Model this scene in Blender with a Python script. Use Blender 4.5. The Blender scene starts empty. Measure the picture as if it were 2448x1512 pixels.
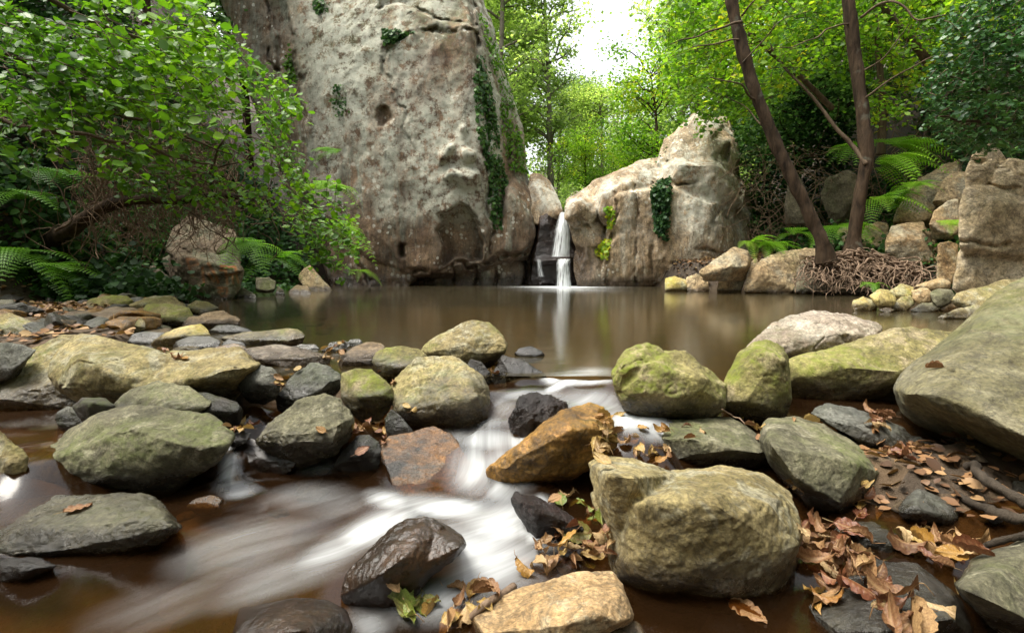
import bpy, bmesh, math, random
import numpy as np
from mathutils import Vector, Matrix
from mathutils.bvhtree import BVHTree

# ------------------------------------------------------------------ camera, world, light
scene = bpy.context.scene
PITCH = math.atan(126/1224.0); CAMZ = 0.65; F = 1224.0
cam_d = bpy.data.cameras.new("camera"); cam = bpy.data.objects.new("camera", cam_d)
scene.collection.objects.link(cam); scene.camera = cam
cam.location = (0, 0, CAMZ); cam.rotation_euler = (math.pi/2-PITCH, 0, 0)
cam_d.sensor_width = 36; cam_d.lens = 18; cam_d.clip_end = 500; cam_d.clip_start = 0.05
world = bpy.data.worlds.new("World"); scene.world = world; world.use_nodes = True
wn = world.node_tree.nodes; wl = world.node_tree.links
SUN_EL, SUN_AZ = math.radians(66), math.radians(-98)
sky = wn.new('ShaderNodeTexSky'); sky.sky_type = 'NISHITA'; sky.sun_disc = False
sky.sun_elevation = SUN_EL; sky.sun_rotation = SUN_AZ; sky.dust_density = 4.0; sky.air_density = 1.0
hs = wn.new('ShaderNodeHueSaturation'); hs.inputs['Saturation'].default_value = 0.12
wl.new(sky.outputs[0], hs.inputs['Color'])
wl.new(hs.outputs[0], wn['Background'].inputs['Color'])
wn['Background'].inputs['Strength'].default_value = 0.11
sd = bpy.data.lights.new("sun", 'SUN'); sun = bpy.data.objects.new("sun", sd)
scene.collection.objects.link(sun); sd.energy = 1.5; sd.angle = math.radians(30); sd.color = (1, .94, .82)
d = Vector((math.sin(SUN_AZ)*math.cos(SUN_EL), math.cos(SUN_AZ)*math.cos(SUN_EL), math.sin(SUN_EL)))
sun.rotation_euler = (-d).to_track_quat('-Z', 'Y').to_euler()
scene.view_settings.view_transform = 'Standard'; scene.view_settings.look = 'None'
scene.view_settings.gamma = 1; scene.view_settings.exposure = 2.0
scene.render.engine = 'CYCLES'
scene.cycles.transparent_max_bounces = 16; scene.cycles.max_bounces = 6

rnd = random.Random(7); rs = np.random.RandomState(11)
COL = scene.collection

# ------------------------------------------------------------------ projection helpers (photo pixels, 2448 wide -> points)
cp, sp_ = math.cos(PITCH), math.sin(PITCH)
def ray(px, py):
    x = (px-1224)/F; y = -(py-756)/F
    return np.array([x, cp+y*sp_, -sp_+y*cp])
def P(px, py, Y):
    r = ray(px, py); return np.array([0, 0, CAMZ])+r*(Y/r[1])
def G(px, py, z):
    r = ray(px, py); return np.array([0, 0, CAMZ])+r*((z-CAMZ)/r[2])
def proj(v):
    v = np.asarray(v, float); x, y, z = v[..., 0], v[..., 1], v[..., 2]-CAMZ
    zc = y*cp-z*sp_; yc = y*sp_+z*cp; zc = np.maximum(zc, 1e-3)
    return 1224+F*x/zc, 756-F*yc/zc
CR = {'A': (0, 659.1, .34614), 'B': (659.1, 706.2, .34614), 'C': (1318.2, 706.2, .24909), 'D': (1600.6, 640.3, .34614),
      'E': (0, 988.6, .3463), 'F': (753.2, 988.6, .3463), 'G': (1600.6, 988.6, .3463), 'H': (0, 0, .49817),
      'I': (564.9, 0, .48563), 'J': (1176.9, 0, .31136), 'K': (1176.9, 235.4, .33008), 'L': (1694.7, 0, .48564), 'Z': (0, 0, 1)}
def cv(c, x, y):
    a, b, s = CR[c]; return a+x*s, b+y*s
def sst(a, b, x):
    t = np.clip((x-a)/(b-a), 0, 1); return t*t*(3-2*t)

# ------------------------------------------------------------------ numpy noise
def _h(ix, iy, iz, s):
    n = (ix.astype(np.int64)*374761393+iy.astype(np.int64)*668265263+iz.astype(np.int64)*2147483647+s*974711) & 0xffffffff
    n = ((n ^ (n >> 13))*1274126177) & 0xffffffff
    n = ((n ^ (n >> 15))*2246822519) & 0xffffffff
    return ((n ^ (n >> 16)) & 0xffff)/32767.5-1
def vnoise(p, s=0):
    i = np.floor(p); f = p-i; f = f*f*f*(f*(f*6-15)+10); i = i.astype(np.int64)
    r = 0
    for dx in (0, 1):
        wx = f[:, 0] if dx else 1-f[:, 0]
        for dy in (0, 1):
            wy = f[:, 1] if dy else 1-f[:, 1]
            for dz in (0, 1):
                wz = f[:, 2] if dz else 1-f[:, 2]
                r = r+wx*wy*wz*_h(i[:, 0]+dx, i[:, 1]+dy, i[:, 2]+dz, s)
    return r
ROT = np.array([[.36, .48, -.8], [-.8, .6, 0], [.48, .64, .6]])
def fbm(p, o=4, s=0, g=.5):
    r = 0; a = 1; q = np.array(p, float)
    for k in range(o):
        r = r+a*vnoise(q, s+k*17); a *= g; q = q@ROT.T*2.03+3.7
    return r

# ------------------------------------------------------------------ object helpers
def tag(o, label=None, cat=None, group=None, kind=None):
    if label: o['label'] = label
    if cat: o['category'] = cat
    if group: o['group'] = group
    if kind: o['kind'] = kind
    return o
def empty(name, loc):
    o = bpy.data.objects.new(name, None); COL.objects.link(o); o.location = loc; o.empty_display_size = .1
    return o
def mkmesh(name, v, f, mat, parent=None, smooth=True, loc=None, attrs=None):
    v = np.asarray(v, float)
    me = bpy.data.meshes.new(name)
    if loc is not None: v = v-np.asarray(loc)
    f = np.asarray(f) if not isinstance(f, list) or (len(f) and len(set(map(len, f))) == 1) else f
    if isinstance(f, np.ndarray):
        n, k = f.shape
        me.vertices.add(len(v)); me.vertices.foreach_set('co', v.astype(np.float32).ravel())
        me.loops.add(n*k); me.loops.foreach_set('vertex_index', f.astype(np.int32).ravel())
        me.polygons.add(n); me.polygons.foreach_set('loop_start', (np.arange(n)*k).astype(np.int32))
        me.polygons.foreach_set('loop_total', np.full(n, k, np.int32)); me.update(calc_edges=True)
    else:
        me.from_pydata(v.tolist(), [], f); me.update()
    if smooth: me.polygons.foreach_set('use_smooth', np.ones(len(me.polygons), bool))
    for k, a in (attrs or {}).items():
        at = me.attributes.new(k, 'FLOAT', 'POINT'); at.data.foreach_set('value', np.asarray(a, np.float32))
    if mat: me.materials.append(mat)
    o = bpy.data.objects.new(name, me); COL.objects.link(o)
    if loc is not None: o.location = loc
    if parent is not None:
        o.parent = parent
        if loc is None: o.location = (0, 0, 0)
    return o
def part(name, v, f, mat, parent, **k):
    # geometry given in world space, parent is an unrotated Empty at its location
    L = np.array(parent.location); return mkmesh(name, np.asarray(v, float)-L, f, mat, parent, **k)
def co_of(me):
    a = np.empty(len(me.vertices)*3, np.float32); me.vertices.foreach_get('co', a); return a.reshape(-1, 3).astype(float)
def no_of(me):
    a = np.empty(len(me.vertices)*3, np.float32); me.vertices.foreach_get('normal', a); return a.reshape(-1, 3).astype(float)
def spline(pts, n):
    pts = np.asarray(pts, float); m = len(pts)
    t = np.linspace(0, m-1, n); out = []
    for u in t:
        i = min(int(u), m-2); w = u-i
        p0 = pts[max(i-1, 0)]; p1 = pts[i]; p2 = pts[i+1]; p3 = pts[min(i+2, m-1)]
        out.append(.5*((2*p1)+(-p0+p2)*w+(2*p0-5*p1+4*p2-p3)*w*w+(-p0+3*p1-3*p2+p3)*w**3))
    return np.array(out)
def tube(path, rad, seg=8, cap=True):
    path = np.asarray(path, float); n = len(path)
    rad = np.broadcast_to(rad, (n,)) if np.ndim(rad) else np.full(n, rad)
    T = np.gradient(path, axis=0); T /= np.linalg.norm(T, axis=1)[:, None]+1e-9
    ref = np.array([.13, .2, 1.]) if abs(T[:, 2]).mean() < .8 else np.array([1., .1, .05])
    A = np.cross(T, ref); A /= np.linalg.norm(A, axis=1)[:, None]+1e-9; B = np.cross(T, A)
    th = np.linspace(0, 2*math.pi, seg, endpoint=False)
    v = path[:, None]+rad[:, None, None]*(A[:, None]*np.cos(th)[None, :, None]+B[:, None]*np.sin(th)[None, :, None])
    v = v.reshape(-1, 3)
    i = np.arange(n-1)[:, None]*seg; j = np.arange(seg)[None]; k = (j+1) % seg
    f = np.stack([i+j, i+k, i+seg+k, i+seg+j], -1).reshape(-1, 4)
    if cap:
        v = np.vstack([v, path[0], path[-1]]); a = len(v)-2
        jj = np.arange(seg); kk = (jj+1) % seg
        f = np.vstack([f, np.stack([kk, jj, np.full(seg, a), np.full(seg, a)], -1)[:, :], np.stack([(n-1)*seg+jj, (n-1)*seg+kk, np.full(seg, a+1), np.full(seg, a+1)], -1)])
    return v, f
class MB:
    def __init__(s): s.v = []; s.f = []; s.n = 0; s.t = []
    def add(s, v, f, t=0.5):
        s.v.append(np.asarray(v)); s.f.append(np.asarray(f)+s.n); s.n += len(v); s.t.append(np.broadcast_to(t, (len(v),)))
    def get(s): return np.vstack(s.v), np.vstack(s.f)
    def tint(s): return np.concatenate(s.t)
def fixtri(f):
    # quads that repeat their last vertex -> proper python list
    return [tuple(q[:3]) if q[2] == q[3] else tuple(q) for q in f.tolist()]
def tubes_obj(name, mb, mat, parent=None, loc=None, **k):
    v, f = mb.get(); f = fixtri(f)
    if parent is not None: v = v-np.array(parent.location)
    return mkmesh(name, v, f, mat, parent, loc=loc, **k)

# ------------------------------------------------------------------ material helpers
class NT:
    def __init__(s, name):
        s.m = bpy.data.materials.new(name); s.m.use_nodes = True; s.t = s.m.node_tree
        s.t.nodes.clear(); s.out = s.t.nodes.new('ShaderNodeOutputMaterial')
    def n(s, ty, ins=None, **k):
        x = s.t.nodes.new('ShaderNode'+ty)
        for a, b in k.items(): setattr(x, a, b)
        for a, b in (ins or {}).items(): s.put(x.inputs[a], b)
        return x
    def put(s, sock, b):
        if hasattr(b, 'bl_idname') and hasattr(b, 'outputs'): b = b.outputs[0]
        if isinstance(b, bpy.types.NodeSocket): s.t.links.new(b, sock)
        else:
            if isinstance(b, tuple) and len(b) == 3 and sock.type == 'RGBA': b = b+(1,)
            sock.default_value = b
    def noise(s, vec, scale, detail=5, rough=.55, dist=0):
        return s.n('TexNoise', {'Vector': vec, 'Scale': scale, 'Detail': detail, 'Roughness': rough, 'Distortion': dist}).outputs[0]
    def ramp(s, fac, a, b, c0=(0, 0, 0), c1=(1, 1, 1)):
        r = s.n('ValToRGB', {0: fac}); e = r.color_ramp.elements
        e[0].position = a; e[1].position = b; e[0].color = c0+(1,); e[1].color = c1+(1,); return r.outputs[0]
    def mix(s, fac, a, b, blend='MIX'):
        x = s.t.nodes.new('ShaderNodeMix'); x.data_type = 'RGBA'; x.blend_type = blend
        s.put(x.inputs[0], fac); s.put(x.inputs[6], a); s.put(x.inputs[7], b); return x.outputs[2]
    def math(s, op, a, b=0.0, clamp=False):
        x = s.t.nodes.new('ShaderNodeMath'); x.operation = op; x.use_clamp = clamp
        s.put(x.inputs[0], a); s.put(x.inputs[1], b); return x.outputs[0]
    def mapr(s, v, a, b, c=0., d=1.):
        x = s.n('MapRange', {0: v, 1: a, 2: b, 3: c, 4: d}); x.clamp = True; return x.outputs[0]
    def attr(s, name): return s.n('Attribute', attribute_name=name).outputs['Fac']
    def coord(s, stretch=(1, 1, 1), rot=(0, 0, 0), rand=True):
        c = s.n('TexCoord').outputs['Object']
        if rand:
            r = s.n('ObjectInfo').outputs['Random']
            c = s.n('VectorMath', {0: c, 1: s.math('MULTIPLY', r, 37.0)}, operation='ADD').outputs[0]
        return s.n('Mapping', {'Vector': c, 'Scale': stretch, 'Rotation': rot}).outputs[0]

MATS = {}
def rock_mat(name, c1, c2, sc=1.0, moss=.5, mosscol=(.16, .19, .03), rough=.85, bump=.5, patch=None, patchamt=.4, strata=(1, 1, 1), spec=.35, painted=False, spots=0, streak=0, lich=((.50, .53, .46), (.70, .68, .60))):
    """weathered stone: two-tone mottling, fine grain, moss and lichen masks, wet band"""
    t = NT(name); c = t.coord(); cs = t.coord(strata, (.3, .25, .4))
    big = t.noise(c, 2.2*sc, 3, .6); mid = t.noise(cs, 9*sc, 6, .65, .3); fine = t.noise(c, 60*sc, 4, .7)
    col = t.mix(t.ramp(t.math('ADD', t.math('MULTIPLY', big, .6), t.math('MULTIPLY', mid, .45)), .40, .66), c1, c2)
    if patch:
        pm = t.ramp(t.noise(cs, 4.5*sc, 6, .7, .5), .62-patchamt*.3, .72-patchamt*.3)
        col = t.mix(t.math('MULTIPLY', pm, .8), col, patch)
    col = t.mix(.9, col, t.ramp(fine, .3, .70, (.42, .42, .42), (1.42, 1.42, 1.42)), 'MULTIPLY')
    blo = t.noise(c, 20*sc, 6, .75); col = t.mix(.8, col, t.ramp(blo, .36, .64, (.62, .60, .58), (1.25, 1.25, 1.22)), 'MULTIPLY')
    if streak:
        sn = t.noise(t.coord((1, 1, .07)), streak, 5, .65, .4); col = t.mix(.85, col, t.ramp(sn, .38, .62, (.45, .42, .38), (1.2, 1.2, 1.2)), 'MULTIPLY')
    # veins of darker dirt
    vein = t.ramp(t.noise(cs, 5*sc, 8, .7, .8), .47, .5); vein2 = t.ramp(t.noise(cs, 5*sc, 8, .7, .8), .5, .53)
    col = t.mix(t.math('MULTIPLY', t.math('SUBTRACT', vein, vein2), .55), col, (.05, .042, .03))
    if spots:
        vo = t.n('TexVoronoi', {'Vector': t.n('VectorMath', {0: c, 1: t.n('VectorMath', {0: t.n('TexNoise', {'Vector': c, 'Scale': 9.*sc, 'Detail': 4.}).outputs[1], 1: (.12, .12, .12)}, operation='MULTIPLY').outputs[0]}, operation='ADD').outputs[0], 'Scale': spots})
        sm = t.math('LESS_THAN', vo.outputs['Distance'], t.math('MULTIPLY', t.n('SeparateColor', {0: vo.outputs['Color']}).outputs[0], .42)); sm = t.math('MULTIPLY', sm, t.ramp(t.noise(c, 2.2*sc, 4, .6), .48, .6))
        col = t.mix(t.math('MULTIPLY', sm, .8), col, (.66, .64, .55))
    # moss
    mm = t.math('MULTIPLY', t.attr('moss'), t.ramp(t.noise(c, 14*sc, 7, .75), .38, .62))
    mfine = t.mix(t.noise(c, 45*sc, 3, .7), mosscol, tuple(x*.45 for x in mosscol))
    col = t.mix(t.math('MULTIPLY', mm, moss, True), col, mfine)
    # pale crusts
    lm = t.math('MULTIPLY', t.attr('lichen'), t.ramp(t.noise(c, 7*sc, 8, .78), .42, .52))
    col = t.mix(t.math('MULTIPLY', lm, .85, True), col, t.mix(t.noise(c, 20*sc, 4), lich[0], lich[1]))
    if painted:
        om = t.math('MULTIPLY', t.attr('paint'), t.ramp(t.noise(c, 8*sc, 6, .8), .35, .6)); col = t.mix(t.math('MULTIPLY', om, .75, True), col, (.50, .17, .04))
    wet = t.attr('wet')
    wet = t.math('MULTIPLY', wet, t.mapr(t.noise(c, 6*sc, 5), .2, .5, .75, 1.0))
    col = t.mix(wet, col, t.mix(1.0, col, (.22, .19, .16), 'MULTIPLY'))
    pit = t.n('TexVoronoi', {'Vector': c, 'Scale': 40*sc}).outputs['Distance']
    b0 = t.n('Bump', {'Strength': bump*.5, 'Distance': .006/sc, 'Height': t.math('ADD', t.mapr(pit, 0, .35), fine)})
    b1 = t.n('Bump', {'Strength': min(1, bump*1.5), 'Distance': .016/sc, 'Height': t.noise(c, 24*sc, 9, .75), 'Normal': b0})
    b2 = t.n('Bump', {'Strength': min(1, bump*1.3), 'Distance': .035/sc, 'Height': t.noise(cs, 6*sc, 8, .68, .5), 'Normal': b1})
    r = t.math('ADD', t.mapr(wet, 0, 1, rough, .16), t.mapr(fine, .3, .7, -.05, .1))
    b = t.n('BsdfPrincipled', {'Base Color': col, 'Roughness': r, 'Normal': b2, 'Specular IOR Level': t.mapr(wet, 0, 1, spec, .65)})
    t.put(t.out.inputs[0], b.outputs[0]); MATS[name] = t.m; return t.m

def leaf_mat(name, cols, trans=.35, rough=.45, spec=.4):
    t = NT(name); r = t.n('ValToRGB', {0: t.attr('tint')}); e = r.color_ramp.elements
    while len(e) < len(cols): e.new(.5)
    for i, c in enumerate(cols): e[i].position = i/(len(cols)-1); e[i].color = c+(1,)
    p = t.n('BsdfPrincipled', {'Base Color': r.outputs[0], 'Roughness': rough, 'Specular IOR Level': spec})
    tr = t.n('BsdfTranslucent', {0: t.mix(1., r.outputs[0], (1.5, 1.6, .8), 'MULTIPLY')})
    m = t.n('MixShader', {0: trans, 1: p.outputs[0], 2: tr.outputs[0]})
    t.put(t.out.inputs[0], m.outputs[0]); MATS[name] = t.m; return t.m
def bark_mat(name, c1, c2, sc=1., st=(1, 1, .25)):
    t = NT(name); c = t.coord(st); n1 = t.noise(c, 9*sc, 8, .7, .6); c0 = t.coord(); n2 = t.noise(c0, 3*sc, 4)
    col = t.mix(t.ramp(n1, .35, .65), c1, c2); col = t.mix(t.ramp(n2, .62, .75), col, (.13, .13, .10)) if st[2] == .25 else col
    b = t.n('Bump', {'Strength': .9, 'Distance': .03, 'Height': n1})
    p = t.n('BsdfPrincipled', {'Base Color': col, 'Roughness': .9, 'Normal': b, 'Specular IOR Level': .2})
    t.put(t.out.inputs[0], p.outputs[0]); MATS[name] = t.m; return t.m
# ------------------------------------------------------------------ rocks
CAM = np.array([0, 0, CAMZ])
ROCKS = []
WBK = 1.5; UNDER = .24
def zground(py):
    return float(np.interp(py, [700, 880, 960, 1060, 1200, 1600], [0.0, -.02, -.1, -.2, -.32, -.33]))
def hull_points(crop, outline, ridge, Yb, T, kt=.6, sink=.06, back=1.05):
    o = [(cv(crop, q[0], q[1]), q[2] if len(q) > 2 else None) for q in outline]
    ys = [q[0][1] for q in o]; xs = [q[0][0] for q in o]; y0, y1 = min(ys), max(ys)
    pts = []; mx, my = sum(xs)/len(xs), sum(ys)/len(ys)
    if Yb < 6: o = [((mx+(q[0][0]-mx)*1.06, my+(q[0][1]-my)*1.05), q[1]) for q in o]
    kq = []
    for (x, y), k in o:
        t = (y-y0)/(y1-y0+1e-6)
        if k is None: k = kt*(1-t)+(UNDER*max(0, (t-.72)/.28) if Yb < 6 else 0)
        kq.append(k); pts.append(P(x, y, Yb+T*k))
    for q in ridge:
        x, y = cv(crop, q[0], q[1]); k = q[2] if len(q) > 2 else .03
        pts.append(P(x, y, Yb+T*k))
    cx, cy = sum(xs)/len(xs), sum(ys)/len(ys)
    for (x, y), k in o:
        pts.append(P(cx+(x-cx)*.8, cy+(y-cy)*.8, Yb+T*back))
    zb = P(cx, y1, Yb)[2]
    for ((x, y), k), k_ in zip(o, kq):
        if y > y0+.6*(y1-y0):
            p = P(cx+(x-cx)*.85, y, Yb+T*(k_+.08)); pts.append(np.array([p[0], p[1], p[2]-sink*T]))
            q_ = P(cx+(x-cx)*.8, y, Yb+T*.75); pts.append(np.array([q_[0], Yb+T*.75, zb-sink*T]))
    return pts
def seg_dist(px, py, poly):
    best = np.full(px.shape, 1e9)
    for (ax, ay), (bx, by) in zip(poly[:-1], poly[1:]):
        dx, dy = bx-ax, by-ay; t = np.clip(((px-ax)*dx+(py-ay)*dy)/(dx*dx+dy*dy+1e-9), 0, 1)
        best = np.minimum(best, np.hypot(px-ax-t*dx, py-ay-t*dy))
    return best
def build_hulls(ptsets):
    bm = bmesh.new()
    for ps in ptsets:
        b2 = bmesh.new()
        vs = [b2.verts.new(p) for p in ps]
        r = bmesh.ops.convex_hull(b2, input=vs)
        bad = {g for g in r['geom_interior']+r['geom_unused'] if isinstance(g, bmesh.types.BMVert)}
        bmesh.ops.delete(b2, geom=list(bad), context='VERTS')
        m = {}
        for v in b2.verts: m[v] = bm.verts.new(v.co)
        for f in b2.faces:
            try: bm.faces.new([m[v] for v in f.verts])
            except ValueError: pass
        b2.free()
    me = bpy.data.meshes.new("tmp"); bm.to_mesh(me); bm.free()
    return me
def remesh(me, vox, smooth):
    o = bpy.data.objects.new("tmp", me); COL.objects.link(o)
    r = o.modifiers.new("r", 'REMESH'); r.mode = 'VOXEL'; r.voxel_size = vox; r.use_smooth_shade = True
    if smooth:
        s = o.modifiers.new("s", 'SMOOTH'); s.factor = .5; s.iterations = smooth
    dg = bpy.context.evaluated_depsgraph_get()
    m2 = bpy.data.meshes.new_from_object(o.evaluated_get(dg))
    bpy.data.objects.remove(o); bpy.data.meshes.remove(me)
    return m2
def rock(label, mat, sets, Y=None, z=None, T=None, moss=.5, lichen=0., wet=0., wz=None, rough=1., soft=2, name='boulder', cat='rock',
         group=None, feats=(), paint=None, vox=None, seed=None, kt=.6, sink=.06, parent=None, back=1.05, wband=.05, strat=.0, relief=0., chips=9):
    """sets: list of (crop, outline, ridge). Outline bottom touches the ground at depth Y (or where the ray meets height z)."""
    seed = seed if seed is not None else (len(ROCKS)*31+5)
    c, o, rg = sets[0][:3]
    allp = [cv(s[0], q[0], q[1]) for s in sets for q in s[1]]
    xs = [a[0] for a in allp]; ys = [a[1] for a in allp]; yb = max(ys)
    if Y is None:
        zz = zground(yb) if z is None else z
        Y = G(1224, yb, zz)[1]
    w = (max(xs)-min(xs))*Y/F; h = (max(ys)-min(ys))*Y/F
    TT = T if T is not None else .75*min(w, h*2.2)
    ps = []
    for s in sets:
        kw = s[3] if len(s) > 3 else {}
        ps.append(hull_points(s[0], s[1], s[2], Y+kw.get('dy', 0), kw.get('T', TT), kw.get('kt', kt), kw.get('sink', sink), kw.get('back', back)))
    size = max(w, h)
    vx = vox or min(max(Y*.0028, size/120), size/26)
    me = remesh(build_hulls(ps), vx, max(1, int(round(soft*size*.012/vx))))
    v = co_of(me)
    if chips and soft <= 4:
        cr = np.random.RandomState(seed+900); c0 = v.mean(0)
        for k in range(chips):
            dd_ = cr.normal(size=3); dd_[1] = -abs(dd_[1])*1.3-.35; dd_[2] *= .9; dd_ /= np.linalg.norm(dd_); h_ = (v-c0)@dd_; lim_ = h_.max()*cr.uniform(.86, .98)
            v = v-np.maximum(h_-lim_, 0)[:, None]*dd_*.9
        me.vertices.foreach_set('co', v.astype(np.float32).ravel()); me.update()
    n = no_of(me)
    s0 = np.array([seed*1.37 % 50, seed*.71 % 50, seed*2.1 % 50]); sz = min(size, (w*h)**.5*1.2)
    q = v/sz
    low = fbm(q*2.2+s0, 3, seed); mid = fbm(q*7+s0, 4, seed+3)
    hi = fbm(q*24+s0, 3, seed+5) if vx < sz/40 else 0
    crk = np.clip(1-np.abs(fbm(q*np.array([1.7, 1.7, 2.6])+s0+9, 3, seed+8))*16, 0, 1)*np.clip(fbm(q*2+s0, 2, seed+9)*2, 0, 1)
    dsp = sz*(.022*low+.011*mid+.006*hi-(0 if relief else .018)*crk)*rough
    if strat:
        tilt = q@np.array([.22, .1, .97])+.03*low
        dsp = dsp+sz*strat*(np.abs(((tilt*9) % 1)-.5)-.25)*(.5+.5*fbm(q*3+s0, 2, seed+4))
    if relief:
        r1 = fbm(v*np.array([.9, .9, .45])+s0, 4, seed+50); r2 = fbm(v*np.array([2.4, 2.4, 1.3])+s0, 4, seed+51)
        dsp = dsp+relief*(.7*r1+.5*(.35-np.abs(r2))+.03*np.round(r1*2.2+.4*r2))
    v2 = v+n*dsp[:, None]
    px, py = proj(v2); view = CAM-v2; view /= np.linalg.norm(view, axis=1)[:, None]
    facing = sst(-.1, .25, (n*view).sum(1))
    if feats:
        wb = fbm(np.stack([px*.022, py*.022, 0*px], -1), 4, seed+60); wc = fbm(np.stack([px*.022, py*.022, 0*px+9], -1), 4, seed+61); wd_ = np.clip(.62+.8*fbm(np.stack([px*.03, py*.03, 0*px+5], -1), 3, seed+62), .1, 1.15)
    for ft in feats:
        if ft[0] == 'crack':
            _, c, pl, wd, dep = ft
            dd = seg_dist(px+11*wb, py+11*wc, [cv(c, *a) for a in pl]); m = np.clip(1-dd/(wd*1.25), 0, 1)**.8*wd_
        elif ft[0] == 'carve':
            _, c, pl, dt, db, ew = ft
            pl = [cv(c, *a) for a in pl]; X_, Y_ = px+9*wb, py+9*wc; ins = np.zeros(len(px), bool); j = len(pl)-1
            for i in range(len(pl)):
                (xi, yi), (xj, yj) = pl[i], pl[j]; ins ^= ((yi > Y_) != (yj > Y_)) & (X_ < (xj-xi)*(Y_-yi)/(yj-yi+1e-9)+xi); j = i
            m = ins*sst(0, ew, seg_dist(X_, Y_, pl+pl[:1])); y0_, y1_ = min(a[1] for a in pl), max(a[1] for a in pl)
            v2 = v2-view*(m*(dt+(db-dt)*np.clip((py-y0_)/(y1_-y0_), 0, 1))*facing)[:, None]; continue
        elif ft[0] == 'bowl':
            _, c, cx, cy, rx, ry, dep, pw = ft
            cx, cy = cv(c, cx, cy); s = CR[c][2]
            dd = np.sqrt(((px-cx)/(rx*s))**2+((py-cy)/(ry*s))**2)+.10*wb; m = np.clip((1-dd)*pw, 0, 1); m = m*m*(3-2*m)
        else:
            _, c, cx, cy, rx, ry, dep, pw = ft
            cx, cy = cv(c, cx, cy); s = CR[c][2]
            dd = np.sqrt(((px-cx)/(rx*s))**2+((py-cy)/(ry*s))**2)+.38*wb+.25*wc; m = np.clip((1-dd)*pw*.8, 0, 1); m = m*m*(3-2*m)
        v2 = v2-view*(m*dep*facing)[:, None]
    me.vertices.foreach_set('co', v2.astype(np.float32).ravel()); me.update()
    n2 = no_of(me)
    lowm = fbm(v2*(1.6/sz)+s0*2, 3, seed+20)
    at = {}
    if paint: at = paint(v2, n2, px, py, low, mid)
    mo = at.get('moss', np.clip(.35+.9*lowm, 0, 1)*sst(-.3, .5, n2[:, 2]+.3*mid)*moss*2)
    li = at.get('lichen', np.clip(.3+.9*fbm(v2*(3/sz)+s0, 3, seed+30), 0, 1)*lichen*2)
    if wz is None:
        wz = float(np.interp(yb, [700, 900, 1000, 1200, 1600], [0, 0, -.1, -.29, -.31]))
    we = np.clip(1-sst(wz+wband*(WBK if Y > 6 else 1.7)*.5, wz+wband*(WBK if Y > 6 else 1.7)*1.7, v2[:, 2]-.015*mid), 0, 1)
    we = np.maximum(we, wet*np.clip(.75+.5*lowm, 0, 1)); 
    if 'wet' in at: we = np.maximum(we, at['wet'])
    for k, a in (('moss', mo), ('lichen', li), ('wet', we), ('paint', at.get('paint'))):
        if a is None: continue
        x = me.attributes.new(k, 'FLOAT', 'POINT'); x.data.foreach_set('value', np.clip(a, 0, 1).astype(np.float32))
    me.materials.clear(); me.materials.append(MATS[mat])
    me.polygons.foreach_set('use_smooth', np.ones(len(me.polygons), bool))
    loc = np.array([v2[:, 0].mean(), v2[:, 1].mean(), v2[:, 2].min()])
    me.name = name; me.transform(Matrix.Translation(Vector(-loc)))
    ob = bpy.data.objects.new(name, me); COL.objects.link(ob); ob.location = loc
    if parent is None: tag(ob, label, cat, group)
    else:
        ob.parent = parent; ob.location = Vector(loc)-parent.location
        if label: ob['label'] = label
    ROCKS.append((ob, parent))
    return ob

rock_mat('tan', (.15, .117, .048), (.37, .30, .145), 1.3, .8, bump=.55, patch=(.33, .31, .22))
rock_mat('olive', (.11, .095, .032), (.29, .25, .10), 1.3, .95, (.21, .25, .025), bump=.55, patch=(.34, .28, .17))
rock_mat('grey', (.068, .064, .038), (.20, .185, .115), 1.4, .7, (.14, .18, .03), bump=.55, patch=(.30, .28, .20), patchamt=.2)
rock_mat('slate', (.055, .057, .050), (.165, .165, .14), 1.4, .6, (.12, .16, .03), bump=.5, patch=(.25, .25, .21), patchamt=.15)
rock_mat('dark', (.018, .015, .012), (.06, .05, .04), 1.4, .6, (.09, .12, .02), rough=.6, bump=.6)
rock_mat('rust', (.09, .05, .015), (.42, .22, .04), 1.4, .7, (.20, .20, .03), rough=.5, bump=.5, patch=(.42, .22, .07), patchamt=.3)
rock_mat('streaked', (.035, .032, .028), (.42, .20, .06), 1.6, .2, rough=.35, bump=.5, patch=(.10, .10, .09), patchamt=.25, strata=(1, 2.5, 1))
rock_mat('wetbrown', (.03, .018, .01), (.10, .055, .03), 1.4, .2, rough=.2, bump=.3, patch=(.12, .08, .04), patchamt=.1, spec=.6)
rock_mat('pink', (.19, .145, .11), (.34, .28, .22), 1.3, .6, bump=.6, patch=(.48, .42, .34))
rock_mat('brownwood', (.15, .10, .055), (.34, .25, .15), 1.5, .3, bump=.8, strata=(.4, .4, 4))
rock_mat('ochre', (.30, .19, .085), (.46, .33, .18), 1.4, .2, bump=.45, patch=(.40, .34, .22))
rock_mat('yellow', (.30, .22, .07), (.52, .42, .17), .8, .9, (.30, .27, .03), bump=.5, patch=(.34, .33, .2))
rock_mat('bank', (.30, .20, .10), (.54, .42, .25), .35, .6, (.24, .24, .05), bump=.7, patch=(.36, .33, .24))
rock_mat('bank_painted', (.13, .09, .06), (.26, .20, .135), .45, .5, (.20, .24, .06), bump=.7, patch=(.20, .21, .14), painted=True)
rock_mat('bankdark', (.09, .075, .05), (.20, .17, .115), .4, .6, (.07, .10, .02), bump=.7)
rock_mat('cliff', (.11, .065, .04), (.33, .225, .14), .5, .8, (.12, .14, .03), bump=.9, patch=(.30, .32, .26), patchamt=.3, strata=(1, 1, .18), spots=6.5, streak=1.6, lich=((.34, .37, .29), (.64, .61, .50)))
rock_mat('fallrock', (.30, .20, .11), (.56, .44, .30), .42, .6, (.20, .2, .05), bump=.8, patch=(.58, .52, .42), strata=(1, 1, .3), spots=8, streak=1.8)
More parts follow.
